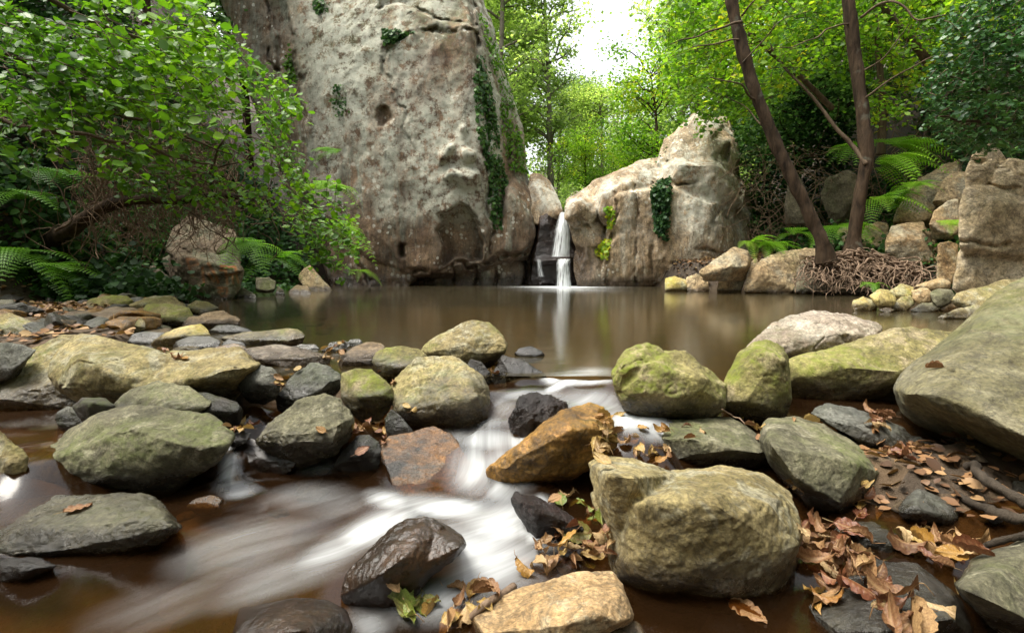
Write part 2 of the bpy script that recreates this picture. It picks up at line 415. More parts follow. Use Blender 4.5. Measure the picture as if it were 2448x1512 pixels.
rock_mat('blackwet', (.03, .02, .018), (.09, .05, .04), .5, .2, rough=.3, bump=.9)

def rk(label, mat, c, outline, ridge=(), **k):
    return rock(label, mat, [(c, outline, list(ridge))], **k)

# ---- foreground left
rk('wide sloping slab with yellow green bloom, under the left end of the notched boulder', 'tan', 'A', [(-60, 760), (60, 620), (230, 510), (430, 435), (560, 430), (720, 560), (700, 860), (560, 880), (430, 965), (300, 990), (0, 985), (-120, 900)], [(0, 850, .1), (300, 830, .1), (480, 830, .1)], Y=2.62, T=.9, chips=2, moss=.6, lichen=.05, rough=1.1)
rock('long pale notched boulder dipping in the middle, propped above dark hollows on the left', 'tan', [
    ('A', [(345, 690), (372, 600), (430, 500), (570, 400), (700, 425), (1000, 510), (1250, 590), (1280, 740), (1100, 790, .35), (890, 860, .4), (700, 870, .4), (500, 805, .1), (390, 760)], [(560, 585, .02), (790, 690, .0), (430, 780, .03), (880, 780, .02)]),
    ('A', [(900, 560), (1280, 590), (1450, 550), (1640, 510), (1690, 560), (1780, 610), (1740, 650), (1640, 800, .5), (1300, 800, .4), (1000, 800, .4)], [(1270, 765, .02), (1640, 655, .02), (900, 775, .02)])],
    Y=2.42, T=.6, chips=2, moss=.22, rough=.8, wz=-1, strat=.006)
rk('small round stone half coated in bright moss, below the notched boulder', 'slate', 'A', [(385, 990), (400, 940), (470, 900), (540, 930), (580, 1020), (520, 1085), (450, 1080), (400, 1030)], z=-.13, moss=.8, soft=6)
rk('dark mossy stone wedged between the yellow green slab and the middle slate', 'dark', 'A', [(500, 900), (560, 840), (720, 850), (790, 900), (700, 1000), (590, 1040)], [(640, 880)], z=-.08, moss=.9)
rk('blue grey slab with a broken orange tip, leaning below the notched boulder', 'grey', 'A', [(700, 970), (750, 880), (880, 800), (960, 745), (1080, 728), (1290, 780), (1440, 870), (1430, 900), (1330, 960, .1), (1150, 985), (900, 990), (720, 1000)], [(860, 850, .15), (1250, 910, .02), (900, 900, .05)], Y=2.27, T=.32, chips=3, moss=.35, strat=.008)
rk('black wet block in the shade behind the blue grey slab', 'dark', 'A', [(1370, 800), (1640, 870), (1675, 940), (1660, 1010), (1500, 1020), (1330, 960)], [(1640, 900, .05)], z=-.09, wet=.3, moss=.3)
rk('big grey boulder with bright green moss on its left flank, beside the small side cascade', 'grey', 'A', [(60, 1350), (240, 1255), (440, 1150), (600, 1020), (720, 930), (870, 893), (1050, 905), (1300, 960), (1480, 1020), (1555, 1110), (1540, 1180, .12), (1450, 1290, .25), (1330, 1370, .2), (1150, 1465), (1000, 1490), (700, 1440, .1), (400, 1500), (330, 1440), (270, 1390)], [(440, 1440, .03), (650, 1190, .0), (780, 1130, .0), (900, 1105, .0), (1130, 1165, .0), (1400, 1190, .03), (900, 1380, .02)], z=-.27, T=.42, chips=5, soft=1, moss=.4, rough=1.0, wz=-.29, strat=.006)
rk('rough brown boulder cut off by the left picture edge above the flat slab', 'tan', 'A', [(-200, 1080), (0, 1062), (80, 1120), (160, 1200), (190, 1260), (180, 1350), (120, 1500), (0, 1620), (-200, 1640)], [(60, 1300, .05)], z=-.3, moss=.35, soft=5, rough=1.2)
rk('smooth grey stone at the left picture edge between two green slabs', 'slate', 'A', [(-120, 470), (60, 460), (150, 480), (245, 515), (130, 620), (60, 700), (-120, 720)], z=.02, moss=.15, soft=6)
rk('light green hump backed slab highest at the left picture edge', 'tan', 'A', [(-140, 330), (0, 275), (60, 265), (130, 285), (270, 355), (400, 380), (530, 425), (400, 470), (300, 500), (180, 510), (0, 500), (-150, 480)], [(210, 380, .1), (200, 470, .03)], Y=4.3, moss=.6)
rk('flat grey green slab behind the light green hump', 'slate', 'A', [(320, 355), (420, 330), (520, 325), (610, 385), (500, 420), (380, 400)], moss=.3)
rk('pointed mauve stone with a sunk left end on the left shore', 'pink', 'A', [(430, 320), (500, 290), (590, 268), (625, 320), (610, 360), (520, 355)], moss=.1)
rk('dark red brown pointed stone at the left puddle', 'brownwood', 'A', [(360, 300), (400, 250), (440, 238), (490, 268), (470, 300)], moss=.1)
rk('dark mossy oval slab, furthest left of the shore slabs', 'olive', 'A', [(570, 190), (620, 160), (780, 130), (880, 135), (930, 170), (910, 215), (700, 262), (590, 255)], [(740, 180, .2)], moss=.9)
rk('long tan flat slab peaking behind the mossy angular boulder', 'tan', 'A', [(850, 225), (940, 180), (1060, 145), (1180, 138), (1290, 200), (1270, 250), (1050, 260)], [(1000, 190, .1)], moss=.4, Y=6.3)
rk('angular boulder with a mossy flat top on the left shore', 'olive', 'A', [(975, 270), (1020, 200), (1190, 200), (1300, 215), (1330, 270), (1310, 320), (1240, 365), (1100, 335), (1000, 300)], [(1060, 300, .02), (1230, 285, .02), (1110, 215, .4)], moss=.8)
rk('rounded wedge with a yellow mossy cap nearest the open pool', 'olive', 'A', [(1285, 200), (1350, 170), (1430, 178), (1500, 215), (1520, 240), (1440, 268), (1340, 272), (1300, 250)], [(1370, 235, .05)], moss=.9)
rk('weathered brown splintered rock pointing at the pool', 'brownwood', 'A', [(1240, 345), (1320, 300), (1480, 260), (1540, 235), (1600, 275), (1665, 310), (1640, 340), (1440, 390), (1400, 380), (1300, 360)], [(1400, 330, .05)], rough=2, moss=.1)
rk('dark striped flat stone at the waterline below the splintered rock', 'slate', 'A', [(1440, 385), (1500, 340), (1600, 335), (1700, 360), (1745, 382), (1600, 402), (1470, 408)], wet=.4)
rk('dark green sloping slab left of the small mossy stone', 'olive', 'A', [(585, 360), (660, 300), (780, 255), (850, 250), (945, 270), (990, 300), (900, 360), (840, 390), (700, 400)], [(770, 300, .1)], moss=.6)
rk('small stone with a lime green top left of the ochre rock', 'olive', 'A', [(765, 385), (800, 345), (880, 287), (960, 283), (1000, 320), (1005, 365), (900, 410), (870, 430), (790, 425)], [(860, 350, .05)], moss=1)
rk('thin grey stone lying behind the ochre rock', 'slate', 'A', [(910, 400), (960, 370), (1060, 350), (1175, 370), (1100, 395)], moss=.1)
rk('bluish smooth stone at the left end of the ochre rock', 'slate', 'A', [(885, 450), (920, 400), (1000, 386), (1140, 392), (1110, 470), (1040, 492), (900, 475)], moss=.1, soft=5)
rk('ochre and green two coloured rock among grey stones', 'yellow', 'A', [(1040, 485), (1050, 450), (1130, 400), (1250, 355), (1380, 340), (1430, 375), (1455, 420), (1300, 450), (1180, 500), (1080, 505)], [(1200, 420, .05)], moss=.7)
rk('blue grey rounded block right below the ochre rock', 'slate', 'A', [(1180, 490), (1230, 450), (1330, 415), (1450, 418), (1515, 450), (1505, 500), (1350, 550), (1200, 525)], [(1260, 490, .05)], moss=.1)
rk('small pale brown square stone in the dip of the notched boulder', 'tan', 'A', [(1185, 545), (1200, 500), (1260, 488), (1370, 490), (1395, 540), (1330, 585), (1220, 575)], [(1270, 500, .05)], moss=.15)
rk('flat orange tan stone behind the right end of the notched boulder', 'ochre', 'A', [(1355, 575), (1380, 530), (1500, 490), (1620, 468), (1695, 490), (1700, 530), (1600, 555), (1450, 575)], [(1500, 520, .3)], moss=.05)
rk('long bright moss covered log shaped rock at the pool edge', 'olive', 'A', [(1518, 440), (1560, 415), (1700, 388), (1900, 368), (2050, 370), (2092, 400), (2088, 455), (2000, 485), (1850, 500), (1700, 495), (1600, 475)], [(1750, 440, .1), (2030, 450, .03)], moss=1.0)
rk('pale grey stone tucked under the long moss covered rock', 'slate', 'A', [(1515, 470), (1580, 440), (1680, 458), (1708, 505), (1650, 510), (1540, 490)], moss=.1)
rk('pinkish flat angular rock with a dark lower edge, right of the notched boulder', 'pink', 'A', [(1680, 510), (1760, 498), (1840, 510), (1940, 478), (2010, 490), (2100, 500), (2260, 560), (2265, 595), (2130, 620), (2000, 665), (1900, 650), (1760, 600)], [(1780, 578, .02), (2000, 620, .0), (2230, 575, .05)], moss=.1, T=.5)
rk('whitish wet stone at the waterline behind the pinkish rock', 'slate', 'A', [(2015, 490), (2080, 470), (2180, 475), (2212, 510), (2170, 525), (2080, 510)], lichen=.4)
rk('dark charcoal ball shaped stone beside the notched boulder', 'slate', 'A', [(1655, 760), (1665, 690), (1720, 640), (1800, 618), (1880, 640), (1930, 710), (1930, 780), (1900, 840), (1820, 875), (1740, 865), (1680, 820)], [(1790, 740, -.05)], z=-.06, moss=.05, soft=8, kt=.5, rough=1.3)
rk('blue grey angular rock with tan specks between the ball shaped stone and the green egg', 'slate', 'A', [(1895, 900), (1900, 850), (1980, 740), (2040, 670), (2150, 598), (2260, 620), (2340, 680), (2355, 760), (2300, 810), (2150, 865), (2040, 915), (1950, 950)], [(2290, 760, .02), (2020, 870, .02), (2160, 640, .4)], moss=.25)
rk('broad grey fissured boulder with an orange stained left corner', 'grey', 'A', [(1785, 1120), (1830, 1060), (1920, 980), (2060, 880), (2240, 828), (2330, 850), (2425, 960), (2415, 1110), (2330, 1190), (2200, 1250), (2060, 1265), (1900, 1205), (1780, 1150)], [(1830, 1130, .04), (2080, 1180, .0), (2350, 1060, .03), (2250, 1180, .03)], z=-.18, T=.5, moss=.05, rough=1.7)
rk('wet rust brown rock glistening right of the side cascade', 'wetbrown', 'A', [(1600, 1290), (1640, 1180), (1740, 1120), (1850, 1160), (2050, 1270), (2000, 1345), (1850, 1402), (1700, 1395)], wet=1, moss=0, z=-.3, soft=6, rough=1.3)
rk('small black stone above the side cascade', 'dark', 'A', [(1560, 1140), (1600, 1090), (1690, 1068), (1732, 1090), (1700, 1145), (1600, 1180)], z=-.17, wet=.5, moss=0)
rk('dark stone under brown leaves at the tip of the mossy boulder', 'dark', 'A', [(1360, 990), (1450, 985), (1540, 1020), (1560, 1080), (1480, 1100)], z=-.1, wet=.4)
rk('low flat slab in the bottom left corner with one brown leaf lying on it', 'grey', 'E', [(-200, 800), (0, 715), (80, 660), (200, 590), (350, 555), (700, 558), (1000, 565), (1070, 600), (1180, 720), (1225, 785), (1100, 870), (940, 925), (700, 960), (400, 1020), (150, 1010), (-100, 1010), (-250, 980)], [(0, 960, .03), (220, 950, .02), (400, 830, .02), (600, 870, .02), (900, 905, .02), (1150, 790, .02), (300, 640, .45), (900, 620, .42)], z=-.31, T=.5, chips=2, moss=.3, wz=-.3, rough=1.0, strat=.01, wband=.05)
rk('black wet ledge at the left picture edge below the flat slab', 'dark', 'E', [(-150, 1010), (100, 985), (250, 1000), (375, 1058), (200, 1110), (0, 1190), (-150, 1190)], [(180, 1060, .1)], z=-.32, wet=1, moss=0, rough=2)
rk('smooth wet egg shaped stone cut off by the bottom picture edge', 'wetbrown', 'E', [(1600, 1600), (1640, 1512), (1700, 1440), (1850, 1335), (2050, 1275), (2250, 1290), (2370, 1360), (2415, 1460), (2400, 1600), (2200, 1720), (1800, 1720)], [(2050, 1500, -.1)], Y=1.15, T=.3, wet=.8, moss=.1, soft=14, rough=.35, kt=.5)
rk('small submerged brown stone ringed by a swirl left of the stream', 'rust', 'E', [(1290, 640), (1340, 590), (1450, 560), (1530, 590), (1500, 650), (1380, 690)], z=-.32, wet=1, moss=0, soft=6)
# ---- foreground centre
rk('rounded tan boulder with a lime green patch and black underside, alone against the pool', 'tan', 'B', [(1025, 385), (1070, 320), (1200, 240), (1300, 190), (1400, 180), (1480, 198), (1560, 270), (1592, 340), (1575, 400, .2), (1500, 465, .3), (1400, 500, .3), (1330, 450, .1), (1200, 430), (1060, 412)], [(1420, 350, .0), (1590, 335, .05), (1350, 415, .02), (1200, 400, .02), (1250, 260, .45)], z=0.02, moss=.7, T=.45, wz=-.02)
rk('pale green rounded stone left of the largest centre boulder', 'olive', 'B', [(670, 460), (700, 390), (760, 355), (880, 345), (980, 368), (1045, 420), (1010, 480), (880, 560), (800, 580), (730, 545)], [(850, 500, .0)], z=-.02, moss=.55, soft=7)
rk('largest smooth centre boulder with a wet shining right side', 'tan', 'B', [(815, 640), (840, 570), (920, 500), (980, 440), (1100, 418), (1220, 418), (1300, 470), (1400, 560), (1450, 640), (1468, 740), (1450, 850, .15), (1380, 920, .2), (1200, 945, .25), (1000, 920, .2), (880, 860), (825, 800)], [(870, 790, .02), (1000, 850, .0), (1250, 800, .0), (1390, 700, .0), (1340, 560, .3), (1000, 700, .08)], z=-.19, T=.5, moss=.35, soft=5,
   paint=lambda v, n, px, py, lo, mi: {'wet': np.clip((px-1010-90*lo-25*mi)/70, 0, 1)*.75*sst(870, 920, py)})
rk('round mottled green stone in front of the pale green one', 'olive', 'B', [(450, 600), (460, 540), (560, 510), (660, 513), (740, 580), (795, 640), (812, 720), (775, 800), (690, 865), (600, 865), (520, 800), (460, 700)], [(600, 700, -.05), (740, 690, .05)], z=-.15, moss=.8, soft=7)
rk('dark brown faceted rock by the pool beside yellow leaves', 'brownwood', 'B', [(428, 490), (450, 430), (530, 360), (620, 318), (720, 325), (755, 355), (720, 430), (690, 500), (560, 520), (450, 510)], [(480, 430, .05), (660, 450, .02)], moss=.1)
rk('small grey stone speckled with yellow leaves at the pool edge', 'grey', 'B', [(315, 380), (380, 320), (480, 308), (510, 340), (480, 390), (380, 410)], moss=.2)
rk('grey stone touching the pool just behind the dark brown rock', 'slate', 'B', [(480, 330), (520, 305), (580, 298), (605, 330), (540, 370)])
rk('wet black slanting slab tapering to the lip of the stream', 'dark', 'B', [(1515, 460), (1570, 408), (1700, 450), (1830, 530), (1885, 582), (1760, 608), (1600, 610), (1540, 560)], [(1750, 585, .03), (1600, 540, .1)], wet=.5, moss=0)
rk('little wet stone standing in the pool apart from the others', 'dark', 'B', [(1645, 405), (1680, 365), (1760, 350), (1830, 380), (1858, 412), (1830, 455), (1700, 455)], [(1750, 420, .05)], wet=.7, moss=0, z=-.03)
rk('dark oval stone behind the right shoulder of the largest centre boulder', 'dark', 'B', [(1320, 480), (1350, 443), (1420, 458), (1480, 530), (1495, 605), (1430, 630), (1370, 560)], wet=.2)
rk('small black stone under red brown leaves near the stream lip', 'dark', 'B', [(1480, 570), (1530, 488), (1600, 560), (1600, 625), (1510, 635)], wet=.5)
rk('glistening black boulder in the middle of the rushing stream', 'blackwet', 'B', [(1595, 900), (1640, 805), (1690, 710), (1790, 678), (1900, 700), (2015, 750), (2000, 850), (1850, 930), (1760, 985), (1640, 945)], [(1700, 800, .03), (1800, 850, .0), (1660, 770, .1)], z=-.14, wet=1, moss=0, rough=2.2)
rk('orange brown tilted boulder with its tip pointing at the foam', 'rust', 'B', [(1480, 1230), (1500, 1170), (1700, 1050), (1850, 880), (1980, 790), (2150, 748), (2250, 770), (2310, 850), (2340, 950), (2330, 1120), (2150, 1230), (1900, 1290), (1700, 1310), (1530, 1328), (1488, 1290)], [(1560, 1180, .03), (1900, 895, .0), (2080, 930, .0), (2200, 900, .1), (1800, 1250, .02)], z=-.25, T=.42, moss=.55, rough=1.0, wz=-.28, wband=.015)
rk('tilted slab streaked grey and orange lying in the water between the centre boulders', 'streaked', 'B', [(740, 1060), (800, 990), (1090, 900), (1200, 960), (1260, 1050), (1340, 1150), (1490, 1390), (1400, 1430), (1100, 1470), (900, 1470), (860, 1370), (800, 1250), (770, 1150)], [], z=-.322, T=.42, kt=1.05, back=1.1, chips=0, wet=.6, moss=0, rough=.8, wz=-.4)
rk('black rounded stone with one leaf stuck to it, left of the streaked slab', 'dark', 'B', [(395, 1180), (480, 1060), (560, 970), (640, 958), (710, 1010), (732, 1080), (705, 1200), (620, 1258), (500, 1240), (420, 1200)], [(600, 1080, -.05)], z=-.3, wet=.55, moss=.4, soft=6)
rk('small charcoal stone under the left foot of the largest centre boulder', 'dark', 'B', [(745, 850), (800, 785), (860, 830), (945, 930), (905, 990), (780, 1010)], z=-.2, wet=.3)
rk('sharp edged black rock splashed white beside the fallen green leaf', 'blackwet', 'F', [(1365, 600), (1400, 538), (1480, 560), (1650, 640), (1800, 740), (1905, 820), (1850, 910), (1550, 925), (1500, 820), (1450, 720)], [(1500, 640, .05)], z=-.3, T=.2, wet=1, moss=0, rough=1.6)
rock('dark wet hooked boulder with water curling round it in the lower stream', 'wetbrown', [
    ('F', [(195, 1250), (230, 1120), (370, 950), (500, 810), (640, 740), (760, 725), (880, 780), (880, 980), (760, 1130), (650, 1220), (640, 1300), (560, 1420), (500, 1450), (350, 1370), (220, 1300)], [(420, 1130, .02), (600, 1000, .05)]),
    ('F', [(600, 760), (760, 725), (900, 765), (1010, 840), (1035, 900), (960, 965), (850, 1040), (700, 1120), (600, 1100)], [(1000, 920, .2)], {'kt': .75})],
    z=-.34, T=.34, wet=.95, moss=.12, soft=5, rough=.9)
rk('flat topped orange tan block at the bottom beside the stick', 'ochre', 'F', [(1085, 1450), (1250, 1290), (1500, 1195), (1800, 1095), (2030, 1088), (2100, 1180), (2172, 1390), (2160, 1430), (2000, 1512), (1800, 1600), (1200, 1660), (1080, 1580)], [(1990, 1440, .02), (1300, 1580, .02), (2140, 1370, .04)], wband=.006, z=-.3, T=.3, moss=0, rough=.7, kt=.95)
rk('brown stone corner under the orange tan block', 'ochre', 'F', [(1900, 1560), (2100, 1470), (2200, 1428), (2262, 1512), (2280, 1600), (2000, 1650)], z=-.33, moss=0, T=.15)
# ---- foreground right
rock('twin humped boulder with lime moss, right bank of the stream lip', 'olive', [
    ('C', [(575, 740), (640, 620), (690, 540), (800, 490), (920, 463), (1000, 490), (1065, 550), (1150, 800), (1000, 1000), (800, 1060), (690, 1050), (600, 900)], [(720, 640, .1)]),
    ('C', [(700, 650), (1060, 565), (1180, 540), (1290, 555), (1380, 640), (1430, 695), (1530, 730), (1645, 850), (1635, 1060), (1500, 1150), (1250, 1200), (1050, 1210), (900, 1180), (700, 1060), (640, 900)], [(930, 660, .1), (1185, 975, .0), (1560, 860, .05), (760, 900, .02), (1200, 1050, .03)])],
    z=-.1, T=.42, moss=.85, rough=1.0, soft=4)
rk('upright boulder with vivid green streaks, right of the twin humped one', 'olive', 'D', [(365, 930), (400, 740), (480, 600), (580, 530), (680, 508), (780, 560), (822, 640), (832, 900), (800, 1015), (690, 1045), (640, 1075), (480, 1045), (375, 975)], [(640, 600, .1), (480, 860, .0), (670, 1020, .0), (790, 640, .1), (430, 930, .03)], z=-.13, T=.4, moss=.9, rough=.9)
rk('pale pinkish dome with a pitted surface behind the upright boulder', 'pink', 'D', [(420, 720), (560, 540), (700, 420), (830, 340), (1000, 300), (1150, 320), (1240, 350), (1400, 380), (1465, 450), (1460, 560), (1250, 640), (900, 700), (700, 720)], [(640, 600, .15), (1250, 470, .1), (1440, 455, .3)], Y=3.1, T=1.0, moss=.25, lichen=.1, rough=1.3, wz=-.02)
rk('long wedge shaped boulder under the pinkish dome with a dark hollow below', 'olive', 'D', [(820, 640), (1000, 590), (1300, 500), (1530, 445), (1640, 433), (1850, 443), (2060, 460), (2000, 640), (1800, 720), (1620, 820, .2), (1400, 890, .2), (1000, 915, .1), (835, 890), (820, 760)], [(1120, 655, .1), (1560, 745, .0), (1590, 560, .3), (840, 650, .2), (1050, 880, .02)], Y=2.75, T=.7, moss=.4, rough=.8, wz=-.12, strat=.004)
rock_mat('bigolive', (.09, .08, .038), (.225, .20, .105), .9, .9, (.17, .19, .03), bump=.7, patch=(.26, .235, .15))
rock('huge overhanging boulder filling the right picture edge', 'bigolive', [
    ('D', [(1595, 830), (1620, 770), (1700, 680), (1850, 615), (2000, 490), (2200, 310), (2300, 150), (2450, 80), (2650, 30), (3100, 20), (3200, 1500, .4), (2700, 1600, .9), (2300, 1500, .9), (2050, 1400, .9), (1780, 1270, .85), (1650, 1060, .6)], [(1620, 870, .08), (1700, 865, .03), (1880, 885, -.04), (2150, 985, -.12), (2450, 1160, -.2), (2750, 1330, -.25), (1850, 700, .3), (2300, 520, .35)])],
    Y=2.05, T=1.5, back=1.3, chips=0, moss=.35, lichen=.05, rough=.55, wz=-.3, soft=3, kt=.55,
    feats=[('crack', 'D', [(1850, 620), (1830, 700), (2000, 720), (2448, 640)], 5, .02), ('crack', 'D', [(1640, 760), (1760, 790), (1850, 720)], 5, .02)])
rk('flat grey slab with three small leaves lying on it, centre right', 'grey', 'D', [(-85, 1125), (-20, 1050), (100, 1032), (250, 1028), (420, 1035), (560, 1130), (680, 1280), (672, 1325), (560, 1370), (450, 1405), (250, 1390), (50, 1350), (-60, 1240)], [(30, 1240, .03), (120, 1215, .0), (300, 1235, .0), (500, 1290, .0), (660, 1290, .05)], z=-.22, T=.5, moss=.3, kt=.85, wz=-.26, strat=.008)
rk('smooth grey green domed boulder with a lime vein, right of the flat slab', 'grey', 'G', [(628, 180), (655, 80), (690, 40), (870, 38), (1060, 78), (1230, 170), (1380, 280), (1485, 430), (1400, 510), (1250, 600), (1180, 750), (1050, 700), (860, 480), (700, 350)], [(700, 220, .1), (860, 430, .03), (1180, 620, .0), (1300, 350, .15), (820, 70, .65)], z=-.3, T=.62, moss=.45, rough=.7, kt=.9, soft=5)
rk('low dark slab carrying brown leaves beside the overhang', 'slate', 'D', [(988, 1010), (1030, 960), (1110, 943), (1250, 970), (1450, 1050), (1600, 1100), (1725, 1230), (1640, 1295), (1500, 1290), (1350, 1215), (1150, 1125)], [(1150, 1080, .03), (1500, 1240, .02)], z=-.2, moss=.15, kt=.8, T=.35, wz=-.2)
rock('great rounded brown boulder, largest in the right foreground', 'tan', [
    ('G', [(-548, 345), (-450, 288), (-250, 298), (-100, 380), (60, 420), (0, 900), (-340, 900), (-480, 640)], [(-430, 420, .15), (-250, 440, .1)]),
    ('G', [(-500, 560), (-330, 480), (-150, 440), (0, 410), (150, 385), (400, 395), (620, 435), (780, 550), (860, 650), (885, 780), (880, 900, .15), (850, 1060, .25), (760, 1220, .2), (600, 1310), (440, 1300), (250, 1290), (0, 1290), (-200, 1225), (-347, 1110), (-400, 900), (-450, 700)], [(-200, 620, .08), (100, 530, .12), (350, 520, .1), (640, 980, .0), (450, 1200, .02), (700, 620, .15), (-100, 1080, .0), (300, 760, -.08)])],
    z=-.3, T=.62, moss=.08, rough=.8, soft=4, kt=.8, wband=.05, wz=-.3, chips=5)
rk('blue grey wet stone in the leafy gap right of the domed boulder', 'slate', 'G', [(1150, 800), (1300, 745), (1430, 740), (1600, 760), (1790, 850), (1710, 950), (1620, 1040), (1550, 1040), (1400, 1010), (1290, 930), (1190, 870)], [(1450, 900, .05), (1640, 960, .03)], z=-.32, T=.25, moss=.2, kt=.85,
   paint=lambda v, n, px, py, lo, mi: {'wet': np.clip((2090-px+60*lo)/60, 0, 1)*.9})
rk('small grey rock with a shiny black left face near the dead branches', 'slate', 'G', [(1585, 640), (1640, 575), (1720, 518), (1800, 555), (1900, 585), (1985, 650), (1995, 740), (1930, 800), (1850, 775), (1600, 700)], [(1700, 660, .05), (1930, 720, .03)], z=-.27, T=.2, moss=.15, kt=.8,
   paint=lambda v, n, px, py, lo, mi: {'wet': np.clip((2200-px+30*lo)/30, 0, 1)*.9})
rk('little dark pebble half hidden by leaves near the overhang', 'slate', 'G', [(1740, 410), (1830, 395), (1880, 450), (1860, 515), (1760, 500)], z=-.22, wet=.3)
rk('blue grey slab under the large leaf pile at the bottom right', 'slate', 'G', [(1000, 1330), (1120, 1200), (1400, 1020), (1550, 1058), (1700, 1038), (1850, 1150), (1960, 1255), (2082, 1400), (2060, 1560), (1500, 1690), (1200, 1680), (1080, 1500)], [(1450, 1500, .05), (1950, 1450, .05)], z=-.32, T=.36, moss=.15, kt=.95, rough=.7)
rk('smooth brown grey boulder in the bottom right corner', 'grey', 'G', [(1975, 1170), (2100, 1020), (2250, 945), (2447, 868), (2750, 850), (2900, 1600), (2447, 1560), (2250, 1450), (2050, 1280)], [(2030, 1215, .02), (2250, 1310, .0), (2500, 1430, .0)], z=-.28, T=.4, moss=.2, soft=5, kt=.85, rough=.7)
# ---- right shore pile
YS = dict(T=.6)
rk('yellow mossy block at the water, left end of the right shore pile', 'yellow', 'D', [(1258, 265), (1270, 222), (1340, 190), (1430, 228), (1442, 272), (1380, 300), (1280, 296)], [(1300, 250, .05)], moss=.6)
rk('bright yellow boulder second from the left end of the right shore pile', 'yellow', 'D', [(1370, 190), (1450, 138), (1520, 150), (1572, 210), (1560, 255), (1440, 270)], [(1440, 210, .05)], Y=6.9, moss=.3)
rk('flat yellow stone on top of the right shore pile', 'yellow', 'D', [(1510, 160), (1600, 108), (1685, 130), (1695, 190), (1620, 205), (1540, 185)], Y=7.2, moss=.6)
rk('square orange tan block in the middle of the right shore pile', 'ochre', 'D', [(1665, 155), (1740, 130), (1808, 142), (1812, 222), (1720, 240), (1680, 215)], [(1700, 170, .05)], Y=7.0)
rk('grey green hexagonal stone right of the square orange block', 'grey', 'D', [(1800, 170), (1860, 140), (1950, 150), (1982, 190), (1930, 242), (1860, 268), (1812, 220)], [(1880, 180, .05)], Y=6.9, moss=.2)
rk('grey pointed stone low in the front of the right shore pile', 'tan', 'D', [(1515, 255), (1600, 200), (1680, 188), (1695, 250), (1640, 300), (1540, 285)], [(1580, 260, .05)], moss=.5)
rk('flat grey stone touching the water right of the pointed one', 'grey', 'D', [(1655, 295), (1740, 240), (1850, 240), (1875, 285), (1780, 308)], moss=.1)
rk('reddish sloping stone at the back of the right shore pile', 'ochre', 'D', [(1690, 125), (1780, 90), (1870, 63), (1945, 85), (1955, 135), (1850, 145), (1760, 150)], [(1870, 90, .1)], Y=7.5)
rk('tiny pale stone at the waterline below the yellow boulder', 'pink', 'D', [(1435, 288), (1500, 273), (1565, 290), (1500, 310)])
rk('small triangular tan stone before the pale shore slab', 'ochre', 'D', [(1858, 292), (1900, 238), (1990, 228), (2055, 283), (1950, 305)], [(1930, 260, .05)], moss=.1)
rk('low yellowish slab at the water in front of the pale shore slab', 'tan', 'D', [(1845, 345), (1960, 290), (2100, 258), (2300, 280), (2260, 352), (2000, 362)], moss=.4)
rk('broad pale slab sloping into the pool behind the huge overhanging boulder', 'tan', 'D', [(1950, 235), (1980, 178), (2150, 130), (2300, 78), (2500, 70), (2480, 200), (2280, 280), (2100, 275)], [(2150, 220, .1)], Y=6.3, moss=.3)
# ---- right bank rocks
rk('mossy low block at the waterline, left end of the bank below the pale peak', 'yellow', 'K', [(1245, 1385), (1250, 1300), (1320, 1283), (1440, 1320), (1470, 1350), (1420, 1392), (1330, 1400)], [(1330, 1330, .05)], moss=.8)
rk('rounded brown boulder below the leaning slab on the bank', 'bank', 'K', [(1405, 1290), (1480, 1265), (1560, 1295), (1575, 1385), (1500, 1400), (1410, 1395)], moss=.1)
rk('leaning angular slab with a shaded underside, propped on the bank boulders', 'bank', 'K', [(1492, 1255), (1600, 1170), (1750, 1068), (1850, 1100), (1892, 1150), (1860, 1220), (1720, 1262, .2), (1610, 1305, .2), (1550, 1300)], [(1570, 1290, .0), (1720, 1215, .0), (1500, 1250, .1)], Y=10.9, moss=.1)
rk('brown boulder supporting the leaning slab at the water', 'bank', 'K', [(1620, 1395), (1635, 1320), (1700, 1255), (1820, 1228), (1855, 1260), (1815, 1395), (1700, 1405)], [(1700, 1290, .05)], moss=.1)
rock('big smooth bank boulder with a yellow waterline left of the root mass', 'bank', [('K', [(1812, 1395), (1850, 1280), (1950, 1160), (2080, 1110), (2290, 1068), (2330, 1150), (2290, 1200), (2240, 1320), (2170, 1412), (1950, 1415)], [(1900, 1250, .05), (2130, 1330, .05)])], moss=.25)
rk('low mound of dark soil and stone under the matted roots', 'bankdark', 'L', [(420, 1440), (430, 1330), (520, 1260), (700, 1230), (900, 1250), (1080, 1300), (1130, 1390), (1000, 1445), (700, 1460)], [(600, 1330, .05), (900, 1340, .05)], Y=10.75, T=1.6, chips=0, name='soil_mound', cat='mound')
rk('broad tan outcrop filling the slope between the domed boulder and the rock wall', 'bank', 'L', [(890, 1130), (930, 1000), (1020, 900), (1140, 820), (1250, 760), (1290, 900), (1280, 1220), (1000, 1220)], [(1000, 1050, .1), (1150, 960, .05)], Y=12.6, T=2.2, moss=.2, rough=1.2, wz=-1, name='rock_outcrop')
rk('tan boulder wedged under the pale triangular block', 'bank', 'L', [(1090, 1290), (1085, 1170), (1140, 1130), (1230, 1150), (1235, 1290), (1160, 1310)], Y=10.9, T=1., moss=.1, wz=-1)
rk('thin splinter of rock between the leaning slab and the big bank boulder', 'bank', 'K', [(1835, 1300), (1880, 1170), (1905, 1145), (1935, 1160), (1870, 1310)], Y=11.3, moss=.1)
rk('small angular stone on the edge of the bank above the roots', 'bank', 'L', [(440, 1250), (470, 1220), (530, 1220), (530, 1265), (450, 1270)], Y=11, moss=.1)
rk('pale round boulder between the two dark trunks', 'bank', 'L', [(595, 1185), (650, 1110), (720, 1088), (760, 1150), (740, 1215), (620, 1220)], Y=12.6, moss=.1, soft=6)
